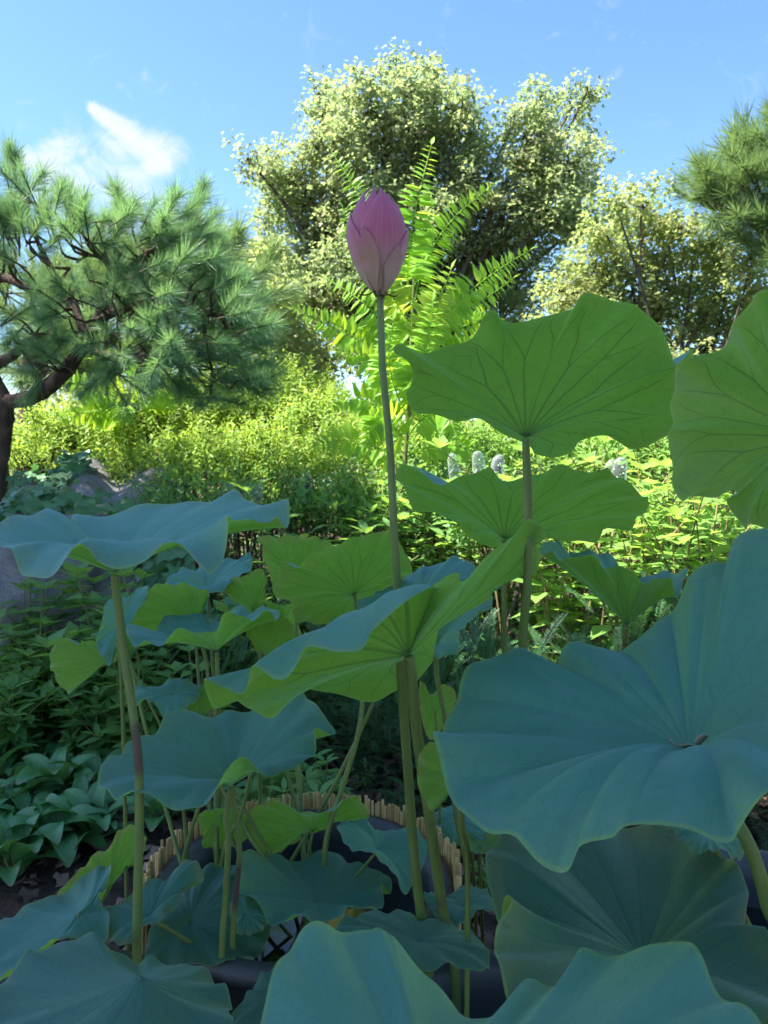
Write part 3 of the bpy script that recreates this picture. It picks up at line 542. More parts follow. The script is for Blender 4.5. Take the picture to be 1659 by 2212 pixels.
lotus('small lotus leaf tucked under the bent blue one, yellow green back', (262, 1395), 1.46, .07, [
    (238, 1362, 0), (254, 1338, -.1), (275, 1350, -.1), (290, 1392, 0), (275, 1415, .2), (243, 1428, .3), (240, 1390, .2)], 'u', None, wear=.2, rad=.004)
lotus('fan shaped lotus leaf turned on its side by the weeds, plain light green', (238, 1422), 1.4, .11, [
    (225, 1395, -.2), (203, 1384, -.2), (178, 1384, -.2), (170, 1392, -.2), (158, 1388, -.2), (148, 1380, -.15), (124, 1385, -.1), (113, 1400, 0), (107, 1422, .1), (114, 1452, .2), (134, 1486, .3), (153, 1495, .3), (189, 1465, .2), (222, 1438, .1), (246, 1426, 0)], 'u', [(262, 1470, 1.38)], wear=.12, rad=.0048, cup=.0)
lotus('tilted blue lotus leaf at the back of the cluster under the wide leaf', (448, 1276), 1.56, .13, [
    (354, 1262, -.4), (372, 1242, -.1), (395, 1228, .2), (420, 1232, .4), (445, 1222, .5), (477, 1212, .6), (520, 1205, .6), (541, 1196, .5), (545, 1216, .3), (538, 1236, .1), (510, 1246, -.1), (500, 1260, -.25), (477, 1276, -.4), (452, 1282, -.5), (426, 1272, -.55), (390, 1262, -.5)], 'up', None, wear=.08, rad=.005)
lotus('upright small lotus leaf with a scorched edge near the cup leaf', (546, 1318), 1.55, .1, [
    (484, 1274, 0), (500, 1250, -.2), (531, 1243, -.25), (552, 1230, -.3), (568, 1232, -.3), (577, 1255, -.2), (571, 1275, -.1), (575, 1300, 0), (562, 1315, .1), (548, 1330, .2), (520, 1310, .2)], 'u', None, wear=.55, rad=.005)
lotus('lotus leaf with dark branching veins hanging right of the cup leaf', (572, 1428), 1.5, .1, [
    (530, 1362, -.1), (549, 1342, -.2), (585, 1334, -.25), (621, 1337, -.2), (634, 1356, -.1), (630, 1385, 0), (612, 1405, .1), (590, 1420, .2), (574, 1436, .3), (560, 1420, .2), (546, 1394, .05)], 'u', [(560, 1480, 1.46)], wear=.35, rad=.0045)
lotus('thin lotus leaf seen nearly edge on between cluster and far leaf', (610, 1345), 1.6, .1, [
    (575, 1300, -.3), (600, 1306, -.4), (630, 1304, -.4), (650, 1290, 0), (640, 1330, .3), (655, 1390, .4), (620, 1400, .4), (590, 1350, .2)], 'u', None, wear=.3, rad=.004)
lotus('drooping blue lotus leaf low in the cluster, just above the rumpled teal leaf', (372, 1502), 1.3, .1, [
    (292, 1494, -.1), (298, 1482, .1), (330, 1487, .4), (362, 1471, .6), (394, 1463, .7), (410, 1472, .6), (436, 1487, .3), (426, 1512, -.1), (398, 1530, -.5), (358, 1547, -.7), (340, 1530, -.6), (326, 1514, -.5), (306, 1512, -.35), (295, 1520, -.25)], 'up', None, wear=.05, rad=.0045)
lotus('small shaded lotus leaf beside the drooping blue one, olive underside', (425, 1545), 1.32, .07, [
    (436, 1486, -.1), (450, 1474, -.1), (500, 1470, 0), (500, 1520, .2), (460, 1530, .2), (426, 1545, .1), (400, 1532, 0)], 'u', None, wear=.3, rad=.004)
# leaves in and around the tub
lotus('flat lotus leaf lying over the tub with a fallen brown leaf scrap on it', (684, 1948), 1.16, .145, [
    (512, 1880, 0), (519, 1848, .3), (547, 1835, .5), (586, 1850, .65), (610, 1847, .72), (629, 1858, .75), (672, 1850, .85), (704, 1837, .92), (739, 1847, .9), (759, 1866, .8), (794, 1870, .7), (829, 1886, .5), (847, 1912, .3), (841, 1924, .2), (824, 1914, .15), (830, 1941, 0), (825, 1961, -.2), (802, 1965, -.3), (778, 1956, -.35), (755, 1958, -.4), (731, 1985, -.55), (692, 1995, -.65), (661, 1981, -.65), (633, 1978, -.65), (610, 1999, -.7), (582, 1989, -.6), (551, 1946, -.4), (531, 1934, -.3), (514, 1917, -.18)], 'up', None, wear=.12, rad=.005, cup=-.03, shade_tint=0.45)
lotus('olive lotus leaf with brown blotches arching over the far rim of the tub', (676, 1795), 1.3, .12, [
    (530, 1762, -.1), (548, 1745, -.2), (566, 1733, -.25), (602, 1730, -.3), (653, 1754, -.4), (692, 1757, -.42), (723, 1746, -.4), (748, 1728, -.35), (770, 1717, -.3), (786, 1740, -.2), (797, 1762, -.1), (778, 1777, 0), (731, 1768, .15), (700, 1790, .2), (660, 1808, .3), (617, 1828, .35), (606, 1846, .35), (566, 1840, .25), (536, 1816, .15), (527, 1785, 0)], 'u', None, wear=.6, rad=.0045)
lotus('fresh green lotus leaf dipping over the black tub beside the bud stalk', (816, 1836), 1.22, .11, [
    (727, 1787, 0), (740, 1776, .25), (765, 1772, .4), (790, 1772, .5), (814, 1792, .55), (841, 1796, .55), (868, 1788, .55), (905, 1794, .4), (923, 1832, .1), (910, 1880, -.2), (890, 1915, -.4), (876, 1932, -.5), (863, 1912, -.5), (841, 1874, -.48), (810, 1850, -.45), (778, 1836, -.4), (755, 1836, -.3), (739, 1808, -.15)], 't', None, wear=.1, yellow=.15, rad=.0045)
lotus('pale olive lotus leaf hanging behind the paired stalks at the tub', (480, 1762), 1.3, .09, [
    (426, 1762, 0), (450, 1750, -.1), (490, 1748, -.1), (530, 1756, 0), (538, 1785, .1), (530, 1815, .2), (490, 1832, .25), (440, 1830, .25), (438, 1800, .15), (428, 1780, .1)], 'u', None, wear=.5, rad=.004)
lotus('ridged lotus leaf at the tub by the hostas, seen partly edge on', (170, 1972), .98, .14, [
    (-70, 2040, -.2), (0, 1997, .1), (42, 1964, .3), (119, 1933, .5), (191, 1887, .75), (222, 1866, .85), (240, 1867, .8), (235, 1895, .6), (214, 1937, .35), (230, 1964, .2), (237, 1990, .05), (226, 2031, -.15), (191, 2032, -.25), (140, 2023, -.35), (102, 2045, -.45), (64, 2053, -.55), (42, 2083, -.65), (0, 2117, -.75), (-60, 2110, -.5)], 'up', None, 'left', wear=.3, rad=.005, cup=-.05, shade_tint=0.3)
lotus('tall olive brown lotus leaf leaning by the reed edging, ragged dark margin', (236, 1920), 1.12, .12, [
    (127, 1926, .1), (183, 1869, -.05), (204, 1845, -.1), (238, 1827, -.15), (255, 1794, -.2), (276, 1784, -.2), (295, 1789, -.15), (316, 1810, -.05), (298, 1868, .05), (263, 1866, .1), (248, 1895, .15), (232, 1934, .2), (190, 1960, .25), (130, 1960, .25)], 'u', None, 'left', wear=.75, rad=.005)
lotus('lotus leaf with a crumpled brown tip leaning into the tub by the stained stalk', (324, 1982), 1.03, .12, [
    (226, 1967, .1), (270, 1945, .35), (300, 1920, .5), (331, 1899, .6), (361, 1899, .65), (382, 1878, .75), (408, 1853, .8), (430, 1869, .75), (438, 1902, .6), (404, 1920, .4), (384, 1954, .1), (344, 1988, -.2), (300, 2003, -.35), (285, 2030, -.5), (256, 2041, -.6), (230, 2022, -.4)], 'up', None, wear=.55, rad=.005, shade_tint=0.5)
lotus('dark lotus leaf deep in the shade between tub and stalks', (410, 1996), 1.12, .14, [
    (330, 1998, -.1), (370, 1960, .2), (400, 1915, .5), (440, 1874, .8), (489, 1868, .9), (540, 1870, .8), (575, 1930, .4), (585, 2000, 0), (560, 2060, -.3), (467, 2080, -.6), (382, 2085, -.6), (314, 2075, -.5)], 'up', None, wear=.15, rad=.005, shade_tint=0.9)
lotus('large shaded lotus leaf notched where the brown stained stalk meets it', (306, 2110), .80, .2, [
    (-110, 2260, -.3), (-40, 2170, 0), (25, 2096, .3), (85, 2048, .5), (149, 2027, .6), (191, 2024, .65), (238, 2044, .6), (289, 2069, .55), (307, 2084, .5), (331, 2073, .5), (382, 2078, .5), (438, 2095, .4), (467, 2116, .3), (501, 2163, .05), (494, 2184, -.05), (503, 2215, -.2), (470, 2290, -.5), (350, 2360, -.75), (150, 2390, -.85), (-60, 2350, -.7)], 'up', None, 'left', wear=.12, rad=.007, cup=-.02, pleat=.5, shade_tint=0.75)
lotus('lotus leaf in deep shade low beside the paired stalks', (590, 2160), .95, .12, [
    (498, 2204, -.2), (520, 2165, 0), (548, 2130, .3), (569, 2100, .5), (610, 2090, .6), (680, 2110, .5), (720, 2180, 0), (680, 2260, -.5), (580, 2280, -.6), (510, 2250, -.4)], 'up', None, 'front', wear=.1, rad=.005, shade_tint=0.9)
lotus('half hidden lotus leaf behind the pale closest one, torn rim', (530, 1975), 1.1, .07, [
    (500, 1945, .3), (531, 1935, .4), (560, 1955, .3), (582, 1982, 0), (565, 2010, -.3), (520, 2020, -.4), (498, 1985, 0)], 'up', None, wear=.5, rad=.004, shade_tint=0.6)
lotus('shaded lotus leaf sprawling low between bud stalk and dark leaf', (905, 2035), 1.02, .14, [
    (728, 1996, .1), (760, 1980, .3), (813, 1968, .55), (865, 1968, .65), (896, 1980, .65), (945, 1990, .6), (998, 2003, .5), (1049, 2043, .1), (1052, 2098, -.3), (986, 2086, -.4), (900, 2100, -.55), (800, 2110, -.5), (735, 2060, -.2)], 'up', None, wear=.1, rad=.005, shade_tint=0.7)
lotus('curled lotus leaf low by the litter, green lip turned up', (1000, 1960), 1.15, .09, [
    (915, 1932, 0), (935, 1930, .3), (959, 1941, .4), (994, 1917, .65), (1049, 1921, .6), (1070, 1968, 0), (1041, 1964, -.25), (1012, 1986, -.5), (986, 2003, -.6), (957, 1988, -.45), (930, 1965, -.2)], 'up', None, wear=.15, rad=.0045, base=(.16, 1.16, .02), shade_tint=0.6)
lotus('small far lotus leaf by the reed edging beyond the bud stalk', (985, 1770), 1.42, .08, [
    (940, 1755, .2), (980, 1740, .5), (1030, 1745, .5), (1060, 1775, .2), (1080, 1810, -.2), (1040, 1835, -.4), (990, 1825, -.4), (945, 1800, -.2)], 'up', [(1020, 1850, 1.42)], base=(.19, 1.45, .02), wear=.1, rad=.005)
lotus('small yellow green lotus leaf lit under the enormous bowl leaf', (1040, 1830), 1.38, .06, [
    (1000, 1800, .3), (1040, 1800, .4), (1090, 1805, .3), (1085, 1830, 0), (1050, 1845, -.3), (1010, 1835, -.2)], 'u', [(1038, 1900, 1.38)], base=(.20, 1.4, .02), wear=.3, rad=.005)
lotus('pale grey lotus leaf peeping out under the lip of the enormous bowl leaf', (1530, 1800), .98, .1, [
    (1440, 1770, .3), (1500, 1770, .5), (1590, 1790, .3), (1610, 1830, .0), (1595, 1858, -.2), (1555, 1835, -.35), (1500, 1845, -.45), (1465, 1810, -.2)], 'up', None, 'right', wear=.4, rad=.005)
lotus('brown tinged young lotus leaf on a thin stalk left of the high stalks', (940, 1540), 1.4, .08, [
    (905, 1480, -.1), (918, 1478, -.1), (930, 1500, -.1), (960, 1478, 0), (985, 1500, .1), (970, 1550, .2), (935, 1600, .3), (912, 1560, .1)], 'u', [(945, 1640, 1.4)], base=(.13, 1.42, .02), wear=.8, rad=.004)

# extra bare stalks that end in the tub (leaf broken off or out of reach)
def bare(label, path, rad, base=None, stains=()):
    pts = [P(*p) for p in path]; rad *= .66; pts.append(foot(pts[-1]))
    th = thing('bare_lotus_stalk', label, 'plant stalk', pts[-1], 'cut stalks standing in the tub')
    stalk_part(th, pts, [rad*(.9+.2*i/len(pts)) for i in range(len(pts))], stains, 'stem')
bare('thin stalk with a blackened lower end paired with a green one in the tub', [(500, 1700, 1.07), (513, 1790, 1.07), (517, 1850, 1.07), (508, 1950, 1.07), (503, 2040, 1.07), (508, 2150, 1.07)], .0062, stains=[(.36, .56, 1.1), (.8, 1, .9)])
bare('yellowish thin stalk leaning behind the rumpled teal leaf', [(548, 1640, 1.24), (535, 1700, 1.24), (520, 1760, 1.25), (480, 1860, 1.25)], .0052)
bare('slim green stalk leaning left beside the reed edging', [(440, 1690, 1.22), (430, 1740, 1.22), (412, 1800, 1.23), (396, 1880, 1.24)], .0052)
bare('slim stalk standing straight by the pale olive leaf', [(392, 1700, 1.26), (398, 1770, 1.26), (404, 1860, 1.26)], .0046)
bare('slender reddish green stalk between cup leaf and rumpled leaf', [(437, 1395, 1.42), (447, 1440, 1.42), (455, 1530, 1.4), (462, 1640, 1.36), (470, 1860, 1.3)], .0056)

# ------------------------------------------------------------------ the bud
def lotus_bud():
    top = P(820, 640, 1.0)
    path = [P(821, 638, 1.0), P(823, 700, 1.0), P(827, 800, 1.0), P(842, 960, 1.0), P(850, 1120, 1.0), P(858, 1270, 1.005), P(868, 1480, 1.02), P(880, 1650, 1.04), P(895, 1850, 1.07), P(912, 2000, 1.09), P(927, 2100, 1.11)]
    e = foot(path[-1]); path.append(e)
    th = thing('lotus_bud', 'closed pink lotus bud standing tall on a single green stalk', 'flower bud', e)
    stalk_part(th, path, [.0044, .0047, .0048, .0050, .0053, .0056, .0062, .0066, .0068, .0070, .0070, .0070], [(0, .03, .5), (.05, .06, .3)])
    H = 226/FPX*1.0
    zs = np.array([0, .05, .12, .22, .34, .46, .58, .70, .80, .90, .96, 1.0]); rs = np.array([.10, .28, .47, .66, .84, .95, 1.0, .93, .81, .62, .46, .30])*.0405
    ax = unit(P(812, 410, 1.0)-P(820, 636, 1.0))
    ex = unit(np.cross(ax, [0, 1, 0])); ex = ex if ex[0] > 0 else -ex; ey = np.cross(ax, ex)      # ex: right, ey: toward or from the camera
    if ey[1] > 0: ey = -ey
    def petal(az, w, h, off, open_=0., tipw=.6, base=0.0, green=0., flare=0.):
        nu, nv = 15, 22; V = []; tt = []; uu = []
        for j in range(nv):
            v = j/(nv-1); z = base+v*(h-base)
            r = np.interp(min(z, 1.0), zs, rs)+off
            if z > 1: r = max(.002, r-.01*(z-1)*10)
            half = w*(math.sin(math.pi*min(1, .12+v*.88))**.55 if v > .45 else math.sin(math.pi*(.12+.45*.88))**.55*(.55+.45*v/.45)) if v < 1 else 0.02
            half = w*min(1, .45+1.25*v)*(1-max(0, (v-.36)/.64)**1.9)+.012
            for i in range(nu):
                u = -1+2*i/(nu-1); a = az+u*half
                rr = r*(1+open_*v)+flare*(v**4)*.01+.0008*abs(u)**3*0
                p = ex*(rr*math.sin(a))+ey*(rr*math.cos(a))*1.0
                zz = z*H*1.0-.0025*abs(u)**2*(v)
                V.append(P(820, 636, 1.0)+p+ax*zz); tt.append(z if not green else z*1.05); uu.append(u)
        F = [[j*nu+i, j*nu+i+1, (j+1)*nu+i+1, (j+1)*nu+i] for j in range(nv-1) for i in range(nu-1)]
        o = part('petal', V, F, M_PETAL, th, attrs={'t': np.array(tt), 'u': np.array(uu)}); o['green'] = float(green)
        sm = o.modifiers.new('thickness', 'SOLIDIFY'); sm.thickness = .0011; sm.offset = 0
    petal(R_(150), 1.25, 1.00, -.0035); petal(R_(-140), 1.3, .985, -.003)
    petal(R_(-58), 1.1, 1.0, -.0022); petal(R_(95), 1.2, .97, -.0026); petal(R_(-10), .8, 1.012, -.0030)
    petal(R_(22), 1.05, .99, -.0012)
    petal(R_(-82), .98, .80, .0004); petal(R_(88), .85, .66, .0006); petal(R_(180), 1.1, .75, .0006)
    petal(R_(-22), .46, .555, .0020, green=.5); petal(R_(44), .52, .40, .0024, green=.3); petal(R_(-170), .7, .45, .002, green=.6)
    for k, (a, ln, dz) in enumerate([(-75, .022, -.006), (85, .018, -.008), (35, .012, -.009), (170, .018, -.006)]):
        a = R_(a); dr = ex*math.sin(a)+ey*math.cos(a); b = P(820, 634, 1.0)
        V = []; 
        for i in range(6):
            s = i/5; c = b+dr*(.006+ln*s)+ax*(.002+dz*math.sin(s*2.2)); w = .0048*(1-s**2)+.0006; sd_ = np.cross(dr, ax)
            V += [c-sd_*w+ax*.0012, c, c+sd_*w+ax*.0012]
        F = [[3*i+q, 3*i+q+1, 3*i+q+4, 3*i+q+3] for i in range(5) for q in range(2)]
        part('sepal', V, F, M_SEPAL, th)
    v, f = lathe([(.0, -.004), (.0062, -.003), (.0075, .001), (.006, .005), (0.0, .006)], 14)
    part('receptacle', P(820, 636, 1.0)+v, f, M_STALK, th, attrs={'stain': np.full(len(v), .55)})
lotus_bud()

# ------------------------------------------------------------------ tubs and reed edging
def tub(label, c, r=.232, h=.463, ri=.03):
    th = thing('planting_tub', label, 'tub', (c[0], c[1], 0))
    z0 = gz(*c)-.01
    prof = [(0, z0), (r*.80, z0), (r*.82, z0+.01), (r*.96, h-.06), (r*.97, h-.03), (r+.012, h-.028), (r+.018, h-.012), (r+.012, h), (r-.008, h+.002), (r-.022, h-.012), (r*.90, h-.05), (r*.80, h-.25)]
    v, f = lathe(prof, 56); part('tub_wall', v+np.array([c[0], c[1], 0]), f, M_TUB, th)
    v, f = lathe([(0, h-.09), (r*.35, h-.09), (r*.875, h-.09)], 40); part('water_surface', v+np.array([c[0], c[1], 0]), f, M_WATER, th)
    return th
tub('round black plastic tub of water ringed by a low reed edging', TUBS['centre'])
tub('round black tub holding the tall stalks under the enormous bowl leaf', TUBS['right'], .24, .44)
tub('round black tub below the ridged leaf and the notched shaded leaf', TUBS['left'], .25, .45)
tub('round black tub hidden under the closest pale leaf', TUBS['front'], .20, .41)
def reeds():
    c = TUBS['centre']; rf = .256
    th = thing('reed_edging', 'low edging of cut dry reeds tied with black wire around the black tub', 'edging', (c[0], c[1], 0))
    ms = []
    for k in range(5):
        v, f = tube([(0, 0, 0), (.0006*k, 0, .25), (0, .0008*k, .495)], [.0037, .0036, .0033], 6, 3, .06); ms.append(mesh('reed', v, f, M_REED))
    a = R_(-12)
    while a < R_(200):
        rr = rf+random.uniform(-.003, .003)
        obj('reed', random.choice(ms), th, (rr*math.cos(a), rr*math.sin(a), gz(c[0], c[1])-.02), (random.uniform(-.007, .007), random.uniform(-.007, .007), random.uniform(0, 6)), (1, 1, random.uniform(.98, 1.004)))
        a += random.uniform(.0215, .0255)
    for z in (.28, .44):
        for dr in (-.0065, .0065):
            pts = [((rf+dr+.002*math.sin(40*t))*math.cos(t)+c[0], (rf+dr)*math.sin(t)+c[1], z+.003*math.sin(31*t)) for t in np.linspace(R_(-12), R_(200), 60)]
            v, f = tube(pts, .0013, 5, 120); part('binding_wire', v, f, M_WIRE, th)
reeds()

# ------------------------------------------------------------------ debris on leaves
def debris(name, label, cat, pts, d, wid):
    V = []; n = len(pts)
    for i, (x, y) in enumerate(pts):
        p = P(x, y, d); w = wid*math.sin(math.pi*(i+.5)/n); V += [p+np.array([0, 0, .004]), p+RT*w+np.array([0, .002, .001*(i % 2)+.002]), p-RT*w+np.array([0, -.002, .006])]
    F = []
    for i in range(n-1): F += [[3*i, 3*i+1, 3*i+4, 3*i+3], [3*i+2, 3*i, 3*i+3, 3*i+5]]
    o = obj(name, mesh(name, np.array(V)-V[0], F, M_DRY), loc=tuple(V[0])); tag(o, label, cat)
    sm = o.modifiers.new('t', 'SOLIDIFY'); sm.thickness = .0012
debris('leaf_scrap', 'brown leaf scrap lying on the flat leaf over the tub', 'dead leaf', [(672, 1972), (680, 1968), (688, 1960), (696, 1950)], 1.165, .0065)
debris('leaf_scrap', 'curled pale scrap at the middle of the enormous bowl leaf', 'dead leaf', [(1505, 1618), (1512, 1608), (1519, 1600), (1527, 1597)], .80, .0055)
debris('twig', 'dry twig lying at the middle of the enormous bowl leaf', 'twig', [(1446, 1608), (1458, 1618), (1474, 1622), (1490, 1618), (1504, 1623)], .80, .003)

# ------------------------------------------------------------------ boulders with ivy
def boulder(label, c, rx, ry, rz, seed, flat=.0):
    n1, n2 = 72, 48; r = np.random.default_rng(seed); ph = r.uniform(0, 6.28, (14, 3)); fr = r.normal(0, 1, (14, 3))
    fr = unit(fr)*np.linspace(1.2, 9, 14)[:, None]; am = .22/np.linspace(1, 5, 14)
    V = []
    for j in range(n2+1):
        for i in range(n1):
            a = 2*math.pi*i/n1; b = math.pi*j/n2-math.pi/2
            u = np.array([math.cos(b)*math.cos(a), math.cos(b)*math.sin(a), math.sin(b)])
            s = 1+sum(am[k]*math.sin(fr[k]@u*2+ph[k][0])*.45 for k in range(14))
            p = u*s; p = np.sign(p)*np.abs(p)**.88
            V.append([c[0]+p[0]*rx, c[1]+p[1]*ry, c[2]+p[2]*rz])
    F = [[j*n1+i, j*n1+(i+1) % n1, (j+1)*n1+(i+1) % n1, (j+1)*n1+i] for j in range(n2) for i in range(n1)]
    V = np.array(V); b = np.array([c[0], c[1], gz(c[0], c[1])])
    o = obj('boulder', mesh('boulder', V-b, F, M_ROCK), loc=tuple(b)); tag(o, label, 'boulder'); return V
c1 = P(95, 1330, 3.75); bv1 = boulder('grey granite boulder draped in ivy behind the wide blue leaf', (c1[0]-.10, c1[1]+.2, .33), .62, .5, .62, 3)
c2 = P(215, 1180, 4.5); bv2 = boulder('rounded granite boulder rising behind the ivy, bare shoulder', (c2[0]+.06, c2[1]-.05, .46), .52, .40, .72, 9)
def ivy():
    pos = []; nr = []; 
    for bv, lo, cnt in ((bv1, .62, 620), (bv2, .66, 260)):
        cen = bv.mean(0); zz = bv[:, 2]; top = zz.max(); sel = bv[(zz > top-.24) & (bv[:, 1] < cen[1]+.28)]
        if bv is bv2: sel = sel[(sel[:, 0] < cen[0]-.08) & (sel[:, 2] < top-.06)]
        k = rng.integers(0, len(sel), cnt); p = sel[k]+rng.normal(0, .03, (cnt, 3)); u = unit(p-cen); pos.append(p+u*.025); nr.append(u*.8+np.array([0, -.25, .7])+rng.normal(0, .25, (cnt, 3)))
    # strands hanging to the right, and over the ground by the boulder
    cnt = 300; a = rng.random(cnt); q = np.array([P(300+150*t+rng.normal(0, 30), 1150+230*t+rng.normal(0, 40), 3.4-.3*t) for t in a]); pos.append(q); nr.append(np.array([0, -.8, .6])+rng.normal(0, .3, (cnt, 3)))
    pos = np.concatenate(pos); nr = np.concatenate(nr); n = len(pos)
    tip = np.stack([rng.normal(0, .6, n), rng.normal(-.5, .3, n), rng.normal(-.5, .3, n)], 1)
    V, F, r = scatter(pos, tip, nr, rng.uniform(.05, .085, n), *T_IVY)
    b = np.array([c1[0], c1[1], 0]); o = obj('ivy', mesh('ivy', V-b, F, M_IVY, rnd=r), loc=tuple(b)); tag(o, 'dark green ivy spreading over the grey boulders', 'ivy', None, 'stuff')
ivy()

# ------------------------------------------------------------------ hostas
def hosta_leaf(seed):
    r = random.Random(seed); nu, nv = 13, 14; V = []; uv = []; bend = r.uniform(.9, 1.6); wd = r.uniform(.19, .25)
    for j in range(nv):
        v = j/(nv-1); ang = .95-bend*v*1.25
        for i in range(nu):
            u = -1+2*i/(nu-1); w = wd*(math.sin(math.pi*min(1, v*.93+.04)**.85)**.8)
            V.append([u*w, v, .07*w/.2*abs(u)**1.4+.010*math.cos(u*9*math.pi)*(1-v)*math.sin(math.pi*v)]); uv.append([i/(nu-1), v])
    # bend along the length
    V = np.array(V); out = []; y = 0; z = 0; last = 0; px = [(0, 0)]
    for j in range(1, nv):
        a = .95-bend*1.5*(j/(nv-1)); y += math.cos(a)/(nv-1); z += math.sin(a)/(nv-1); px.append((y, z))
    for j in range(nv):
        a = .95-bend*1.5*(j/(nv-1))
        for i in range(nu):
            x, _, h = V[j*nu+i]; out.append([x, px[j][0]-math.sin(a)*h, px[j][1]+math.cos(a)*h])
    F = [[j*nu+i, j*nu+i+1, (j+1)*nu+i+1, (j+1)*nu+i] for j in range(nv-1) for i in range(nu-1)]
    return mesh('leaf', out, F, M_HOSTA, uv=uv)
HL = [hosta_leaf(i) for i in range(6)]
def hosta(label, x, d, n, s, group='hostas along the bed'):
    g = G(x, d); th = thing('hosta', label, 'hosta', g, group); s *= .78; n = int(n*1.25)
    for k in range(n):
        a = 2.399*k+random.uniform(-.4, .4); tier = k/n
        L = s*random.uniform(.8, 1.15); h = s*(.15+.45*tier)
        o = obj('leaf', random.choice(HL), th, (math.cos(a)*.03, math.sin(a)*.03, h), (R_(random.uniform(-8, 22)+20*tier), random.uniform(-.25, .25), a-math.pi/2), (L*random.uniform(.9, 1.2), L, L))
        v, f = tube([(0, 0, 0), (math.cos(a)*.015, math.sin(a)*.015, h*.5), (math.cos(a)*.03, math.sin(a)*.03, h+.004)], .004, 5, 5)
        obj('leaf_stem', mesh('leaf_stem', v, f, M_GSTEM), th)
for x, d, n, s in [(20, 2.35, 14, .20), (105, 2.45, 16, .21), (190, 2.5, 15, .19), (60, 2.75, 14, .20), (155, 2.85, 15, .20), (250, 2.65, 12, .18), (-40, 2.6, 13, .2), (90, 2.15, 12, .19), (185, 2.2, 12, .18), (10, 2.05, 11, .2), (310, 2.75, 11, .17), (330, 2.3, 10, .16), (0, 2.9, 12, .17), (120, 2.65, 13, .16), (215, 2.8, 12, .16), (45, 2.25, 12, .16), (150, 2.3, 12, .16), (-20, 2.3, 12, .17)]:
    hosta('hosta clump with ribbed dark green leaves in the shaded bed below the weeds', x, d, n, s)
for x, d, n, s in [(585, 2.45, 10, .16), (640, 2.35, 9, .15), (545, 2.3, 9, .16)]:
    hosta('small light green hosta beside the leaf litter behind the tub', x, d, n, s, 'small hostas by the litter')

# ------------------------------------------------------------------ weeds
def weed_mesh(seed, h=.5, pairs=7, L=.075, tmpl=T_OVAL, spread=.3, branches=2):
    r = random.Random(seed); pos = []; tip = []; nr = []; sz = []; stems = []
    for b in range(branches+1):
        lean = (r.uniform(-.25, .25)+ (0 if b == 0 else r.choice([-.5, .5])), r.uniform(-.2, .2)+(0 if b == 0 else r.uniform(-.5, .5)))
        z0 = 0 if b == 0 else h*r.uniform(.2, .5); hh = h if b == 0 else h*r.uniform(.4, .65)
        path = [np.array([lean[0]*t*t*h*.6, lean[1]*t*t*h*.6, z0+t*hh]) for t in (0, .35, .7, 1)]
        if b: 
            for p in path: p[0] += lean[0]*0; 
        stems.append(tube(path, [.0035, .003, .0025, .0015], 5, 10))
        for k in range(pairs):
            t = .2+.8*k/(pairs-1); c = catmull(path, 41)[int(t*40)]
            a0 = k*1.571+r.uniform(-.4, .4)
            for q in range(2 if k < pairs-1 else 4):
                a = a0+q*(math.pi if k < pairs-1 else math.pi/2); up = r.uniform(-.25, .35)+.5*(k == pairs-1)
                pos.append(c); tip.append([math.cos(a), math.sin(a), up]); nr.append([-.3*math.cos(a)+r.uniform(-.3, .3), -.3*math.sin(a)+r.uniform(-.3, .3), 1]); sz.append(L*(1.15-.5*t)*r.uniform(.75, 1.2))
    return np.array(pos), np.array(tip), np.array(nr), np.array(sz), stems
WEEDS = {}
def weed_set(key, mat, smat, n=4, **kw):
    out = []
    for i in range(n):
        p, t, nn, s, st = weed_mesh(hash(key) % 1 + i*13+len(key), **kw); v, f, r = scatter(p, t, nn, s, *kw.get('tmpl', T_OVAL))
        sv2, sf = join(st); out.append((mesh('foliage', v, f, mat, rnd=r), mesh('stem', sv2, sf, smat)))
    WEEDS[key] = out
weed_set('tall', M_WEEDL, M_RSTEM, 5, h=.85, pairs=9, L=.105, tmpl=T_OVAL, branches=2)
weed_set('mid', M_WEED, M_GSTEM, 5, h=.5, pairs=7, L=.10, tmpl=T_OVAL, branches=2)
weed_set('low', M_WEED, M_GSTEM, 5, h=.28, pairs=5, L=.115, tmpl=T_LANCE, branches=3)
weed_set('lance', M_WEED, M_GSTEM, 4, h=.6, pairs=10, L=.11, tmpl=T_LANCE, branches=3)
def weed(key, label, x, d, s=1., group=None, z=None):
    g = G(x, d) if z is None else np.array(P(x, z, d)); th = thing('weed_plant', label, 'weed', g, group)
    th.rotation_euler = (0, 0, random.uniform(0, 6.28)); th.scale = (s*random.uniform(.9, 1.1),)*3
    a, b = random.choice(WEEDS[key]); obj('foliage', a, th); obj('stem', b, th)
for k in range(52):
    weed('low', 'low leafy weed packed into the shaded ground between boulder and hostas', random.uniform(-70, 330), random.uniform(2.7, 3.25), random.uniform(.8, 1.25), 'low weeds in front of the boulder')
for k in range(13):
    weed('mid', 'upright broad leaved weed growing in front of the grey boulder', random.uniform(20, 380), random.uniform(2.9, 3.4), random.uniform(1.0, 1.55), 'upright weeds before the boulder')
for k in range(14):
    weed('mid', 'pale leaved weed standing behind the small cluster of lotus leaves', random.uniform(230, 560), random.uniform(2.5, 3.2), random.uniform(.9, 1.3), 'weeds behind the lotus cluster')
for k in range(40):
    weed('tall', 'tall sunlit weed with opposite yellow green leaves and reddish stem', random.uniform(1150, 1640), random.uniform(2.9, 4.4), random.uniform(.95, 1.45), 'tall sunlit weeds')
for k in range(26):
    weed('lance', 'slender weed with narrow leaves in the tangle behind the far lotus leaf', random.uniform(480, 1010), random.uniform(3.4, 4.6), random.uniform(1.0, 1.6), 'slender weeds behind the lotus')
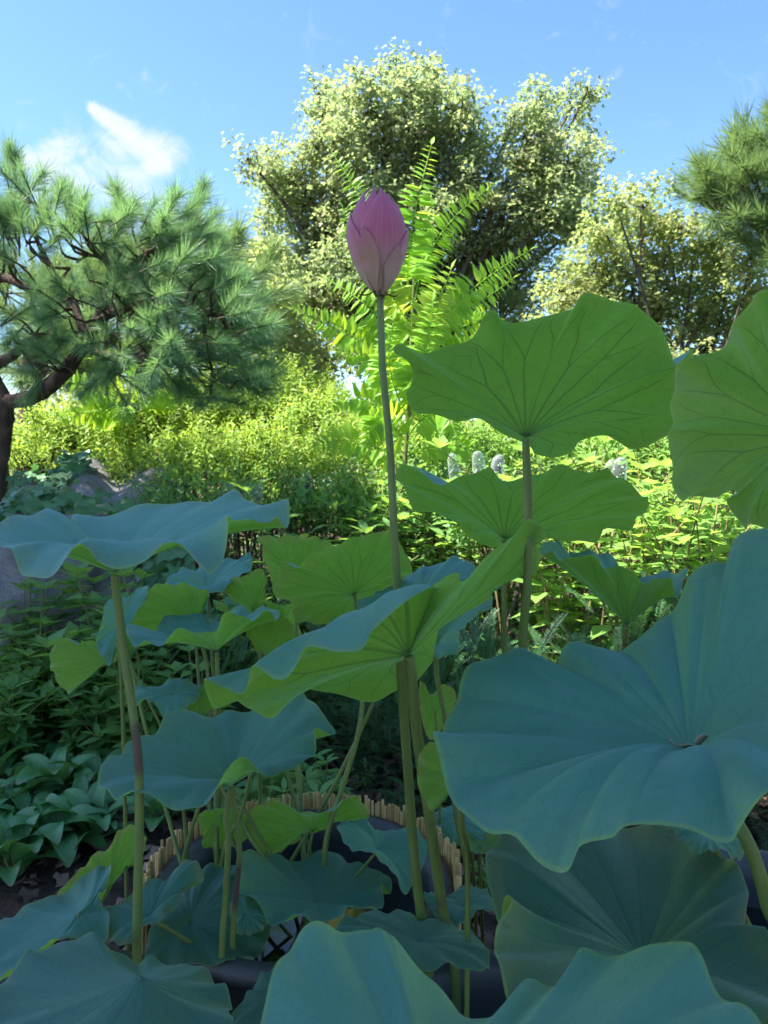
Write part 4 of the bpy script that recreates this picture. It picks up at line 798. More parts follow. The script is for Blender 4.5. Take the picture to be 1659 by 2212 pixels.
for k in range(12):
    weed('tall', 'tall pale weed at the foot of the pinnate sapling', random.uniform(900, 1200), random.uniform(3.6, 4.6), random.uniform(.9, 1.3), 'pale weeds by the sapling')
for k, (x, d, s) in enumerate([(690, 2.05, .55), (655, 2.15, .6), (610, 2.2, .6), (712, 2.3, .5), (560, 2.2, .6)]):
    weed('low', 'bright young weed at the edge of the brown leaf litter', x, d, s*1.5, 'young weeds by the litter')
for k in range(9):
    weed('low', 'tiny seedling creeping across the leaf litter', random.uniform(760, 1080), random.uniform(1.75, 2.6), random.uniform(.25, .42), 'seedlings on the litter')

# ------------------------------------------------------------------ yew shrubs
def yew_mesh(seed, R=.5, H=.6, n=150):
    r = np.random.default_rng(seed); pos = []; tip = []; nr = []; sz = []; st = []
    for k in range(n):
        a = r.uniform(0, 6.28); e = math.asin(r.uniform(.0, 1)); dr = np.array([math.cos(a)*math.cos(e), math.sin(a)*math.cos(e), math.sin(e)])
        base = dr*np.array([R, R, H])*r.uniform(.45, .95); ax = unit(dr+r.normal(0, .35, 3)+np.array([0, 0, .15])); L = r.uniform(.14, .26); side = unit(np.cross(ax, [0, 0, 1])+1e-3)
        m = 24
        tcurve = np.linspace(0, 1, m)
        c = base+ax*(tcurve*L)[:, None]+np.array([0, 0, -.05])*(tcurve**2)[:, None]
        st.append(tube(c[[0, m//2, m-1]], [.0022, .0018, .001], 3, 4))
        for s in (-1, 1):
            pos.append(c); tip.append(np.tile(ax*.7+side*s, (m, 1))+r.normal(0, .12, (m, 3))); nr.append(np.tile(np.cross(side, ax), (m, 1))); sz.append(r.uniform(.022, .032, m)*(1-.4*tcurve**3))
    tv = [(0, 0, 0), (-.11, .4, 0), (.11, .4, 0), (0, 1, 0)]; tf = [(0, 2, 1), (1, 2, 3)]
    v, f, rr = scatter(np.concatenate(pos), np.concatenate(tip), np.concatenate(nr), np.concatenate(sz), tv, tf); sv2, sf = join(st)
    return mesh('foliage', v, f, M_YEW, rnd=rr), mesh('twigs', sv2, sf, M_TWIG)
YEW = [yew_mesh(i, n=170) for i in range(3)]
def yew(label, x, d, s, dz=0):
    g = G(x, d); g[2] += dz; th = thing('yew_shrub', label, 'shrub', g, 'yew shrubs'); th.scale = (s, s, s); th.rotation_euler = (0, 0, random.uniform(0, 6))
    a, b = random.choice(YEW); obj('foliage', a, th); obj('twig', b, th)['kind'] = 'stuff'
for i, (x, d, s) in enumerate([(1080, 2.7, .95), (1230, 2.6, .95), (1380, 2.8, 1.1), (1520, 2.7, 1.15), (950, 2.95, .9), (820, 3.1, 1.), (680, 3.15, 1.0), (560, 3.3, 1.), (430, 3.0, .8), (1640, 2.8, 1.3), (330, 3.1, .75), (880, 2.65, .62), (1010, 2.4, .55), (760, 2.75, .6)]):
    yew(['feathery yew shrub behind the two high stalks', 'feathery yew shrub between high stalks and cup shaped leaf', 'feathery yew shrub under the cup shaped leaf with blue rims', 'feathery yew shrub behind the rising edge of the enormous bowl leaf', 'feathery yew shrub beyond the slanting blue leaf', 'feathery yew shrub behind the bud stalk', 'feathery yew shrub behind the far yellowish leaf', 'feathery yew shrub beside the brown edged far leaf', 'small feathery yew behind the cluster of lotus leaves', 'large feathery yew hidden by the enormous bowl leaf', 'small feathery yew by the foot of the bare shouldered boulder', 'low feathery yew under the saddle shaped leaf, by the bud stalk', 'lowest feathery yew beside the leaf litter and high stalks', 'low dark yew under the saddle shaped leaf above the litter'][i], x, d, s)

# ------------------------------------------------------------------ leafy shrubs and trees
def shoots_mesh(c, rad, n, L, leaf, tmpl, r, up=.7, per=12):
    pos = []; tip = []; nr = []; sz = []; st = []
    u = unit(r.normal(0, 1, (n, 3))); u[:, 2] = np.abs(u[:, 2])*1.0-.25; rr = r.uniform(.35, 1.0, n)**.6
    base = c+u*rad*rr[:, None]
    for k in range(n):
        ax = unit(u[k]*.6+np.array([0, 0, up])+r.normal(0, .3, 3)); LL = L*r.uniform(.6, 1.3); t = np.linspace(0, 1, per); p = base[k]+ax*(t*LL)[:, None]
        a = np.arange(per)*2.4+r.uniform(0, 6); s1 = unit(np.cross(ax, [.3, .7, .1])); s2 = np.cross(ax, s1)
        tp = np.cos(a)[:, None]*s1+np.sin(a)[:, None]*s2+ax*.75
        pos.append(p); tip.append(tp); nr.append(ax*1.0-tp*.2+r.normal(0, .2, (per, 3))); sz.append(leaf*r.uniform(.7, 1.2, per)*(1-.35*t**2))
        if k % 3 == 0: st.append(tube([base[k]-ax*L*.8, base[k]+ax*LL*.9], [.004, .0015], 3, 2, caps=False))
    v, f, q = scatter(np.concatenate(pos), np.concatenate(tip), np.concatenate(nr), np.concatenate(sz), *tmpl)
    return v, f, q, join(st)
def shrub(name, label, x, y, d, rx, rz, n, leaf, mat, tmpl=T_LANCE, L=.16, group=None, seed=0):
    r = np.random.default_rng(1000+seed); c = P(x, y, d); rad = np.array([rx, rx*.8, rz])
    v, f, q, st = shoots_mesh(c, rad, n, L, leaf, tmpl, r)
    g = np.array([c[0], c[1], gz(c[0], c[1])]); th = thing(name, label, 'shrub', g, group)
    part('foliage', v, f, mat, th, rnd=q)
    parts = [st]
    for k in range(7):
        e = c+unit(r.normal(0, 1, 3))*rad*.6; parts.append(tube([g+r.normal(0, .05, 3)*np.array([1, 1, 0]), (g+e)/2+r.normal(0, .05, 3), e], [.012, .009, .005], 5, 7))
    vv, ff = join(parts); part('twigs', vv, ff, M_TWIG, th)['kind'] = 'stuff'
YS = [(150, 985, 4.9, .42, .34, 330), (270, 960, 5.1, .48, .40, 380), (390, 935, 5.2, .50, .42, 400), (500, 915, 5.4, .50, .45, 400), (610, 905, 5.6, .50, .48, 380), (700, 960, 5.2, .42, .40, 300), (440, 1030, 4.6, .42, .26, 320), (300, 1040, 4.7, .4, .22, 260), (590, 1020, 4.7, .42, .26, 300), (810, 1000, 5.0, .42, .35, 260), (40, 1010, 5.6, .35, .25, 180)]
for i, (x, y, d, rx, rz, n) in enumerate(YS):
    shrub('leafy_shrub', ['yellow green hedge shrub straight behind the ivy covered boulder', 'yellow green hedge shrub behind the bare shouldered boulder', 'tall yellow green hedge shrub under the middle of the leaning pine', 'yellow green hedge shrub under the needle tip of the leaning pine', 'highest yellow green hedge shrub, before the small yellowish tree', 'yellow green hedge shrub reaching to the bud stalk and sapling fronds', 'low yellow green shrub in front of the hedge, over the wide blue leaf', 'low yellow green shrub touching the bare shouldered boulder', 'low yellow green shrub behind the middle group of bottles', 'yellow green shrub at the foot of the glowing sapling', 'small yellow green shrub beside the pine trunk and tiled roof'][i], x, y, d, rx, rz, n, .05, M_YELLOW, seed=i, group='sunlit yellow green shrubs')
for i, (x, y, d, rx, rz, n) in enumerate([(960, 1010, 5.0, .4, .35, 240), (1090, 1000, 5.2, .42, .35, 240), (1250, 1000, 5.2, .45, .4, 260), (1380, 1010, 5.0, .45, .4, 260), (1500, 1030, 4.8, .45, .4, 260), (1620, 1050, 4.6, .45, .4, 240)]):
    shrub('leafy_shrub', ['pale green shrub just beyond the bud stalk under the sapling', 'pale green shrub seen under the highest lotus leaf by its stalk', 'pale green shrub behind the two bottles under the highest leaf', 'pale green shrub between the highest leaf and the broad leaf', 'pale green shrub showing under the lower edge of the broad leaf', 'pale green shrub mostly covered by the broad lotus leaf'][i], x, y, d, rx, rz, n, .055, M_WEEDL, seed=30+i, group='pale shrubs behind the weeds')

def tree(name, label, blobs, d, base, mat, leaf=.07, dens=1.0, tmpl=T_LOBE, seed=0, trunk_r=.1, group=None, dspread=.5, tone=None):
    r = np.random.default_rng(500+seed); pos = []; nr = []; parts = []
    base = np.array(base, dtype=float)
    cs = []
    for bi, (x, y, rp) in enumerate(blobs):
        rad = rp/FPX*d; c = P(x, y, d+r.uniform(-dspread, dspread)); cs.append(c)
        nc = max(5, int(20*dens*(rad/.3)**2))
        u = unit(r.normal(0, 1, (nc, 3))); cl = c+u*rad*(r.uniform(.25, 1.12, nc)**.5)[:, None]*np.array([1, 1.0, .95])
        for k in range(nc):
            m = int(r.integers(30, 58)*min(1.2, dens)); q8 = d/8.5; ax = unit((cl[k]-c)*.9/(rad+1e-6)+np.array([0, 0, .45])+r.normal(0, .55, 3)); ln = r.uniform(.18, .46)*q8; tt = r.random(m)
            p = cl[k]+ax*(ln*(tt-.35))[:, None]+np.array([0, 0, -.06])*q8*(tt**2)[:, None]+r.normal(0, 1, (m, 3))*(.082*q8*(1.15-.6*tt))[:, None]; pos.append(p)
            nr.append(unit(p-c)*.4+np.array([0, 0, .8])+r.normal(0, .5, (m, 3)))
            if k % 2 == 0: parts.append(tube([c, (c+cl[k])/2+r.normal(0, .04, 3), cl[k]], [.014*d/8.5, .009*d/8.5, .004*d/8.5], 4, 5, caps=False))
    cs = np.array(cs); mid = cs.mean(0); fork = base*.55+np.array([mid[0], mid[1], mid[2]])*.45
    fork[2] = base[2]+(cs[:, 2].min()-base[2])*.8 if cs[:, 2].min() > base[2]+.3 else base[2]+.4*(mid[2]-base[2])
    for c in cs:
        q = fork+(c-fork)*.5+r.normal(0, .12, 3); q[2] = max(q[2], fork[2]*.7+c[2]*.3)
        parts.append(tube([fork, q, c], [trunk_r*.3, trunk_r*.18, trunk_r*.08], 6, 9))
    g = thing(name, label, 'tree', base, group)
    v, f = tube([base-np.array([0, 0, .1]), base*.5+fork*.5+r.normal(0, .06, 3), fork+np.array([0, 0, .02])], [trunk_r, trunk_r*.8, trunk_r*.5], 10, 12, .05); part('trunk', v, f, M_TWIG, g)
    v, f = join(parts); part('limbs', v, f, M_TWIG, g)['kind'] = 'stuff'
    pos = np.concatenate(pos); nr = np.concatenate(nr); n = len(pos)
    tip = np.stack([r.normal(0, 1, n), r.normal(0, 1, n), r.normal(-.45, .5, n)], 1)
    v, f, q = scatter(pos, tip, nr, leaf*r.uniform(.65, 1.2, n), *tmpl)
    part('crown', v, f, mat, g, rnd=q)
    return n
nl = tree('broadleaf_tree', 'big spreading tree with small lobed leaves rising over the pinnate sapling', [
    (692, 205, 30), (695, 255, 34), (680, 300, 26), (770, 210, 34), (800, 190, 30), (790, 260, 55), (865, 150, 32), (880, 195, 42), (942, 158, 30), (945, 205, 40), (880, 270, 70), (985, 250, 48), (1010, 300, 44), (740, 330, 62), (830, 340, 72), (930, 350, 76), (640, 375, 50), (580, 350, 28), (535, 342, 16), (585, 395, 30), (600, 445, 42), (575, 500, 26), (660, 440, 62), (700, 510, 70), (1020, 380, 62), (1110, 262, 32), (1175, 240, 40), (1165, 300, 56), (1235, 232, 28), (1268, 200, 18), (1275, 300, 20), (1150, 375, 66), (1235, 350, 48), (1250, 410, 42), (1090, 460, 72), (1180, 470, 66), (790, 470, 80), (900, 470, 80), (1000, 490, 80), (1260, 480, 40), (640, 570, 70), (760, 600, 84), (880, 600, 84), (1000, 600, 84), (1110, 590, 80), (680, 660, 70), (800, 700, 84), (950, 720, 84), (1080, 700, 80), (620, 640, 50)],
    8.6, G(900, 8.8), M_MAPLE, .058, 1.45, seed=1, trunk_r=.16)
nl += tree('broadleaf_tree', 'pale rounded tree with yellowing leaf tips beside the far pine', [
    (1330, 440, 36), (1385, 435, 36), (1310, 500, 48), (1390, 510, 56), (1460, 500, 44), (1500, 545, 56), (1580, 550, 48), (1620, 590, 36), (1270, 580, 60), (1360, 600, 70), (1460, 620, 72), (1560, 640, 66), (1640, 660, 50), (1300, 680, 70), (1420, 700, 74), (1530, 740, 74), (1640, 760, 70), (1230, 640, 56), (1200, 720, 60), (1350, 790, 74), (1480, 830, 74), (1600, 860, 74)],
    7.6, G(1420, 7.8), M_TREE2, .055, 1.4, seed=2, trunk_r=.11)
nl += tree('broadleaf_tree', 'small yellowish tree filling the gap behind the leaning pine', [
    (500, 560, 30), (545, 560, 36), (590, 560, 40), (520, 620, 50), (590, 640, 60), (640, 720, 60), (560, 720, 60), (480, 660, 50), (620, 790, 60), (700, 780, 60), (450, 740, 50), (690, 850, 50)],
    7.2, G(580, 7.3), M_TREE2, .06, 1.4, seed=3, trunk_r=.08)
# wood behind, reads as one mass
def hedge_mass():
    r = np.random.default_rng(77); n = 26000
    x = r.uniform(-9, 9, n); h = 1.9+.5*np.sin(x*1.3)+.4*np.sin(x*2.9+1); z = r.uniform(.1, 1, n)**.8*h; y = 10.2+r.normal(0, .5, n)+.25*np.sin(z*3+x*4)
    z = z+.2
    pos = np.stack([x, y, z], 1); nr = np.stack([r.normal(0, .4, n), -.5+r.normal(0, .4, n), .7+r.normal(0, .4, n)], 1); tip = r.normal(0, 1, (n, 3)); tip[:, 2] -= .4
    v, f, q = scatter(pos, tip, nr, r.uniform(.08, .14, n), *T_OVAL)
    tag(obj('distant_thicket', mesh('distant_thicket', v, f, M_MAPLE, rnd=q)), 'dense green thicket far behind the garden trees', 'thicket', None, 'stuff')
hedge_mass()

for i, (x, y, d, rx, rz, n) in enumerate([(420, 1130, 3.9, .30, .16, 80), (560, 1130, 4.1, .34, .18, 90), (700, 1120, 4.2, .34, .2, 90), (830, 1130, 4.2, .34, .22, 100), (940, 1120, 4.2, .36, .24, 110), (1030, 1120, 4.2, .36, .24, 110), (1120, 1180, 3.7, .32, .22, 100), (1480, 1190, 3.6, .34, .22, 100)]):
    shrub('wild_shrub', ['loose wild shrub behind the right end of the wide blue leaf', 'loose pale wild shrub above the brown edged far leaf', 'loose wild shrub above the far yellowish lotus leaf', 'loose pale wild shrub crossed by the bud stalk', 'loose wild shrub behind the left end of the wavy rimmed leaf', 'loose pale wild shrub under the sapling behind the wavy rimmed leaf', 'loose wild shrub between the two high stalks', 'loose pale wild shrub above the cup shaped leaf with blue rims'][i], x, y, d, rx, rz, n, .055, M_WEEDL if i % 2 else M_WEED, tmpl=T_LANCE, L=.24, seed=60+i, group='loose wild shrubs')
def groundcover():
    r = np.random.default_rng(4); n = 15000; x = r.uniform(-4.5, 4.5, n); y = r.uniform(2.5, 8.5, n)
    keep = (np.sin(x*2.3+1)+np.sin(y*2.9+x)+r.normal(0, .8, n) > -.6) & ~((np.abs(x-.15) < .75) & (y < 3.0)); x, y = x[keep], y[keep]; n = len(x)
    z = np.array([gz(a, b) for a, b in zip(x, y)])+r.uniform(.01, .2, n)**1.3
    th = r.uniform(0, 6.28, n); v, f, q = scatter(np.stack([x, y, z], 1), np.stack([np.cos(th), np.sin(th), r.normal(.2, .3, n)], 1), np.stack([r.normal(0, .4, n), r.normal(-.2, .4, n), np.ones(n)], 1), r.uniform(.03, .075, n), *T_OVAL)
    tag(obj('ground_cover', mesh('ground_cover', v, f, M_WEED, rnd=q)), 'low green ground cover filling the soil between shrubs', 'ground cover', None, 'stuff')
groundcover()

# ------------------------------------------------------------------ pinnate saplings
def frond(th, pts, d, L, mat, pairs=None, wide=1.15, flip=False):
    L = L*1.15
    path = catmull([P(x, y, d+k) for x, y, k in pts], 40); seg = np.linalg.norm(np.diff(path, axis=0), axis=1).sum()
    pairs = pairs or max(8, int(seg/(L*.215)))
    v1, f1 = tube(path[[0, 8, 16, 24, 32, 39]], [.005, .0045, .004, .003, .0022, .0012], 5, 14)
    pos = []; tip = []; nr = []; sz = []
    view = unit(CAM-path[20]); 
    for k in range(pairs):
        t = .14+.84*k/(pairs-1); i = min(38, int(t*39)); c = path[i]; ax = unit(path[i+1]-path[max(0, i-1)])
        sd_ = unit(np.cross(ax, view)); up = np.cross(sd_, ax)
        size = L*(1.05-.75*max(0, t-.45)/.55)*random.uniform(.88, 1.1)
        for s in (-1, 1):
            pos.append(c+ax*random.uniform(-.01, .01)); tip.append(sd_*s*1.0+ax*(.35+.5*max(0, t-.6))+np.array([0, 0, -.22])+rng.normal(0, .1, 3)); nr.append(up+np.array([0, 0, .9])+rng.normal(0, .3, 3)); sz.append(size)
    pos.append(path[39]); tip.append(unit(path[39]-path[36])); nr.append(np.array([0, -.2, 1.])); sz.append(L*.5)
    tv = np.array([(0, 0, 0), (-.13, .22, .03), (0, .25, -.01), (.16, .22, .03), (-.12, .55, .02), (0, .6, -.03), (.13, .55, .02), (.02, 1, -.12)])*np.array([wide, 1, 1])
    tf = [(0, 2, 1), (0, 3, 2), (1, 2, 5), (1, 5, 4), (2, 3, 6), (2, 6, 5), (4, 5, 7), (5, 6, 7)]
    v2, f2, q = scatter(pos, tip, nr, sz, tv, tf)
    V = np.concatenate([v1, v2]); F = f1+[[i+len(v1) for i in ff] for ff in f2.tolist()]
    o = part('leaf_frond', V, F, mat, th, rnd=np.concatenate([np.full(len(v1), .3), q])); return o
def sapling1():
    d = 4.1; base = G(880, d); th = thing('pinnate_sapling', 'tall sapling with long glowing yellow green pinnate leaves behind the bud', 'sapling', base)
    v, f = tube([base, P(872, 1100, d), P(880, 900, d), P(890, 700, d), P(895, 560, d)], [.016, .014, .012, .008, .004], 7, 20); part('stem', v, f, M_GSTEM, th)
    fr = [([(880, 640, 0), (885, 520, -.15), (905, 420, -.2), (932, 312, -.1)], .115, M_AIL), ([(878, 650, 0), (840, 540, .1), (780, 430, .15), (715, 325, .2)], .10, M_AIL), ([(885, 640, 0), (930, 540, .1), (990, 460, .15), (1068, 398, .2)], .105, M_AIL), ([(888, 740, 0), (960, 680, -.1), (1050, 600, -.15), (1145, 540, -.1)], .105, M_AIL), ([(885, 720, 0), (960, 690, .1), (1040, 650, .2), (1110, 600, .3)], .10, M_AIL), ([(900, 760, -.1), (925, 690, -.2), (955, 630, -.25), (975, 580, -.25)], .10, M_AIL2),
          ([(880, 780, 0), (830, 700, -.1), (780, 650, -.1), (712, 605, 0)], .10, M_AIL), ([(876, 830, 0), (800, 750, 0), (720, 705, -.05), (632, 668, -.05)], .105, M_AIL), ([(880, 700, 0), (830, 620, .2), (770, 530, .2), (740, 450, .2)], .09, M_AIL), ([(878, 860, 0), (830, 800, -.2), (780, 770, -.25), (730, 760, -.25)], .10, M_AIL), ([(880, 900, 0), (850, 830, -.25), (840, 760, -.3), (850, 690, -.3)], .11, M_AIL), ([(885, 880, 0), (910, 800, -.3), (925, 730, -.35), (935, 650, -.35)], .11, M_AIL), ([(885, 900, 0), (950, 850, -.2), (1000, 830, -.25), (1060, 840, -.2)], .10, M_AIL), ([(880, 920, 0), (820, 880, -.2), (770, 860, -.25), (720, 880, -.3)], .10, M_AIL),
          ([(882, 960, 0), (840, 910, -.3), (810, 920, -.4), (790, 960, -.4)], .10, M_AIL), ([(882, 940, 0), (930, 890, -.3), (965, 900, -.4), (985, 950, -.4)], .10, M_AIL), ([(890, 680, 0), (905, 600, .25), (915, 530, .3), (925, 470, .3)], .10, M_AIL), ([(886, 800, 0), (970, 760, .2), (1060, 740, .3), (1120, 720, .3)], .10, M_AIL), ([(884, 860, 0), (860, 780, .25), (855, 720, .3), (870, 640, .3)], .10, M_AIL), ([(880, 1000, 0), (800, 960, -.1), (730, 950, -.1), (680, 965, -.1)], .10, M_AIL), ([(884, 980, 0), (960, 960, -.1), (1010, 970, -.2), (1050, 1000, -.2)], .09, M_AIL), ([(884, 700, 0), (850, 640, -.2), (835, 560, -.2), (845, 480, -.15)], .09, M_AIL2), ([(884, 790, 0), (940, 740, .1), (1010, 700, .1), (1070, 690, .1)], .10, M_AIL)]
    for p, L, m in fr: frond(th, p, d, L, m)
sapling1()
def sapling2():
    d = 4.9; base = G(300, d); th = thing('pinnate_sapling', 'smaller pinnate leaved sapling below the leaning pine, arching fronds', 'sapling', base)
    v, f = tube([base, P(285, 1000, d), P(290, 900, d), P(275, 830, d)], [.014, .012, .009, .005], 7, 14); part('stem', v, f, M_GSTEM, th)
    for p, L, m in [([(275, 860, 0), (230, 850, -.1), (180, 835, -.15), (138, 818, -.15)], .12, M_AIL), ([(280, 870, 0), (330, 850, -.1), (380, 840, -.15), (432, 850, -.15)], .125, M_AIL), ([(275, 850, 0), (255, 870, -.3), (262, 890, -.4), (280, 905, -.4)], .10, M_AIL), ([(280, 910, 0), (240, 890, -.3), (190, 890, -.35), (130, 908, -.4)], .11, M_AIL), ([(278, 840, 0), (260, 800, .1), (230, 780, .1), (200, 775, .1)], .10, M_AIL), ([(280, 840, 0), (300, 810, .1), (330, 790, .2), (370, 790, .2)], .10, M_AIL)]:
        frond(th, p, d, L, m)
    d = 6.2; base = G(640, d); th = thing('pinnate_sapling', 'young pinnate sapling poking from the hedge top near the big tree', 'sapling', base)
    v, f = tube([base, P(640, 950, d), P(635, 850, d)], [.012, .01, .005], 6, 10); part('stem', v, f, M_GSTEM, th)
    for p in ([(636, 860, 0), (600, 830, 0), (570, 820, 0)], [(636, 860, 0), (670, 830, 0), (700, 822, 0)], [(636, 850, 0), (630, 810, 0), (620, 775, 0)], [(636, 880, 0), (680, 870, -.1), (720, 880, -.1)]):
        frond(th, p, d, .11, M_AIL)
sapling2()

# ------------------------------------------------------------------ pines
def shoot_mesh(seed, mat, L=.19, nl=.125, n=250, w=.0011):
    r = np.random.default_rng(seed); t = r.uniform(.05, 1, n)**.8; a = r.uniform(0, 6.28, n); el = r.normal(.85, .22, n)*(1-.35*t)
    pos = np.stack([np.zeros(n), np.zeros(n), t*L], 1); dr = np.stack([np.sin(el)*np.cos(a), np.sin(el)*np.sin(a), np.cos(el)], 1)
    ln = nl*r.uniform(.75, 1.15, n)
    tv = [(-.5, 0, 0), (.5, 0, 0), (.35, .6, -.02), (0, 1, -.05), (-.35, .6, -.02)]; tf = [(0, 1, 2), (0, 2, 4), (4, 2, 3)]
    V, F, q = scatter(pos, dr, r.normal(0, 1, (n, 3)), ln, np.array(tv)*np.array([w*2/nl, 1, 1]), tf)
    v1, f1 = tube([(0, 0, -.05), (0, 0, L*.5), (0, 0, L)], [.0045, .004, .0025], 5, 5)
    VV = np.concatenate([V, v1]); FF = F.tolist()+[[i+len(V) for i in ff] for ff in f1]
    me = mesh('needle_shoot', VV, FF, [mat, M_BARK], smooth=False, rnd=np.concatenate([q, np.zeros(len(v1))]))
    mi = np.zeros(len(me.polygons), dtype=np.int32); mi[len(F):] = 1; me.polygons.foreach_set('material_index', mi); return me
def put_shoot(th, me, p, direction, s):
    q = Vector(direction).to_track_quat('Z', 'Y'); o = obj('needle_shoot', me, th, tuple(np.array(p)-np.array(th.location)), q.to_euler(), s); return o
def pine(label, name, base, limbs, zones, shoots, sc_=1.0, bark=M_BARK, seed=0):
    r = np.random.default_rng(900+seed); th = thing(name, label, 'pine tree', base); slim = .72 if seed == 1 else 1.0
    allp = []
    for nm, pts, rad in limbs:
        path = [np.array(p) for p in pts]; v, f = tube(path, np.array(rad)*slim, 9, len(path)*6, .07); part(nm, v, f, bark, th); allp.append(catmull(path, 30))
    allp = np.concatenate(allp); tw = []
    for (x, y, rx, ry, d, dd, n, ux, uy) in zones:
        if seed == 1: x = x if x < 250 else 250+(x-250)*.80; y = y+12
        if seed == 2: x += 55
        c = P(x, y, d)
        for k in range(n):
            a = r.uniform(0, 6.28); q = math.sqrt(r.random()); p = P(x+rx*q*math.cos(a), y+ry*q*math.sin(a), d+r.uniform(-dd, dd))
            dr = unit((p-c))*.6+np.array([ux, -.15, uy])+r.normal(0, .35, 3)
            put_shoot(th, shoots[int(r.integers(len(shoots)))], p, unit(dr), sc_*r.uniform(.8, 1.15))
            j = np.argmin(((allp-p)**2).sum(1)); e = allp[j]
            if k % 2 == 0: tw.append(tube([e, (e+p)/2+r.normal(0, .03, 3)-np.array([0, 0, .03]), p], [.011*sc_, .008*sc_, .0045*sc_], 5, 6, caps=False))
    v, f = join(tw); part('twigs', v, f, bark, th)['kind'] = 'stuff'
    return th
SH = [shoot_mesh(i, M_PINE) for i in range(6)]; SH2 = [shoot_mesh(20+i, M_PINE2, n=170, w=.0018) for i in range(4)]
D1 = 4.0
bz = G(-12, 4.3)
pine('leaning garden pine with a thick bent bough and dark bluish needles', 'pine_tree', bz, [
    ('trunk', [bz-np.array([0, 0, .1]), P(-8, 1100, 4.3), P(2, 960, 4.25), P(8, 885, 4.2), P(-20, 820, 4.2), P(-90, 700, 4.2), P(-160, 500, 4.2), P(-260, 200, 4.2), P(-330, -80, 4.2)], [.085, .08, .072, .075, .075, .07, .06, .05, .04]),
    ('bough', [P(-10, 872, 4.22), P(55, 862, 4.15), P(112, 832, 4.05), P(160, 775, 4.0), P(200, 715, 3.95), P(228, 650, 3.9), P(238, 590, 3.9), P(222, 560, 3.92), P(190, 552, 3.95), P(165, 568, 3.98)], [.06, .058, .056, .052, .046, .036, .024, .016, .011, .007]),
    ('branch', [P(-30, 800, 4.2), P(30, 765, 4.15), P(55, 738, 4.1), P(105, 718, 4.0)], [.045, .038, .026, .010]),
    ('branch', [P(-60, 640, 4.2), P(0, 600, 4.1), P(60, 622, 4.0), P(110, 625, 4.0), P(150, 580, 3.95)], [.04, .034, .028, .02, .008]),
    ('branch', [P(190, 735, 3.95), P(150, 640, 4.0), P(115, 590, 4.05), P(90, 540, 4.1), P(60, 480, 4.1)], [.035, .03, .026, .018, .01]),
    ('branch', [P(212, 690, 3.92), P(290, 660, 3.85), P(370, 650, 3.8), P(460, 680, 3.8), P(560, 700, 3.85)], [.034, .026, .02, .014, .006]),
    ('branch', [P(180, 755, 3.97), P(260, 770, 3.85), P(360, 770, 3.8), P(470, 800, 3.8)], [.03, .022, .016, .006]),
    ('branch', [P(232, 620, 3.9), P(300, 560, 3.85), P(380, 510, 3.85), P(440, 490, 3.9)], [.024, .018, .012, .006]),
    ('branch', [P(340, 655, 3.82), P(365, 700, 3.75), P(378, 750, 3.72)], [.012, .01, .005]),
    ('branch', [P(-110, 660, 4.2), P(-40, 540, 4.1), P(20, 470, 4.0), P(60, 430, 3.95)], [.04, .03, .02, .01])],
    [(20, 400, 50, 40, 4.0, .3, 7, -.2, .8), (60, 470, 110, 55, 3.95, .35, 26, .1, .8), (190, 480, 90, 40, 3.9, .3, 18, .3, .8), (40, 540, 70, 50, 4.0, .3, 14, 0, .5), (300, 490, 80, 36, 3.85, .3, 16, .6, .5), (390, 490, 60, 36, 3.85, .25, 13, .6, .6), (455, 470, 26, 26, 4.1, .2, 4, .6, .6), (330, 560, 80, 36, 3.8, .3, 12, .5, .2),
     (440, 560, 50, 36, 3.9, .25, 11, .7, .3), (420, 640, 80, 44, 3.75, .25, 16, .6, .3), (520, 640, 60, 40, 4.0, .3, 14, .8, .3), (500, 700, 80, 36, 3.75, .25, 16, .8, 0), (580, 690, 36, 36, 4.3, .3, 8, .9, .2), (360, 720, 70, 40, 3.7, .2, 13, .4, .1), (450, 760, 80, 34, 3.75, .2, 16, .7, -.1), (540, 800, 56, 22, 3.85, .2, 10, .9, -.1), (330, 790, 60, 26, 3.85, .2, 9, .4, -.3), (490, 850, 30, 20, 3.9, .2, 4, .5, -.4), (250, 690, 40, 60, 3.75, .2, 10, -.1, .3), (180, 640, 60, 50, 3.85, .25, 12, -.2, .3), (60, 690, 60, 40, 4.1, .3, 9, 0, .2), (110, 780, 50, 22, 3.95, .2, 6, 0, .1), (230, 780, 40, 30, 3.8, .2, 7, 0, -.2)],
    SH, .86, seed=1)
bz2 = G(1860, 7.6)
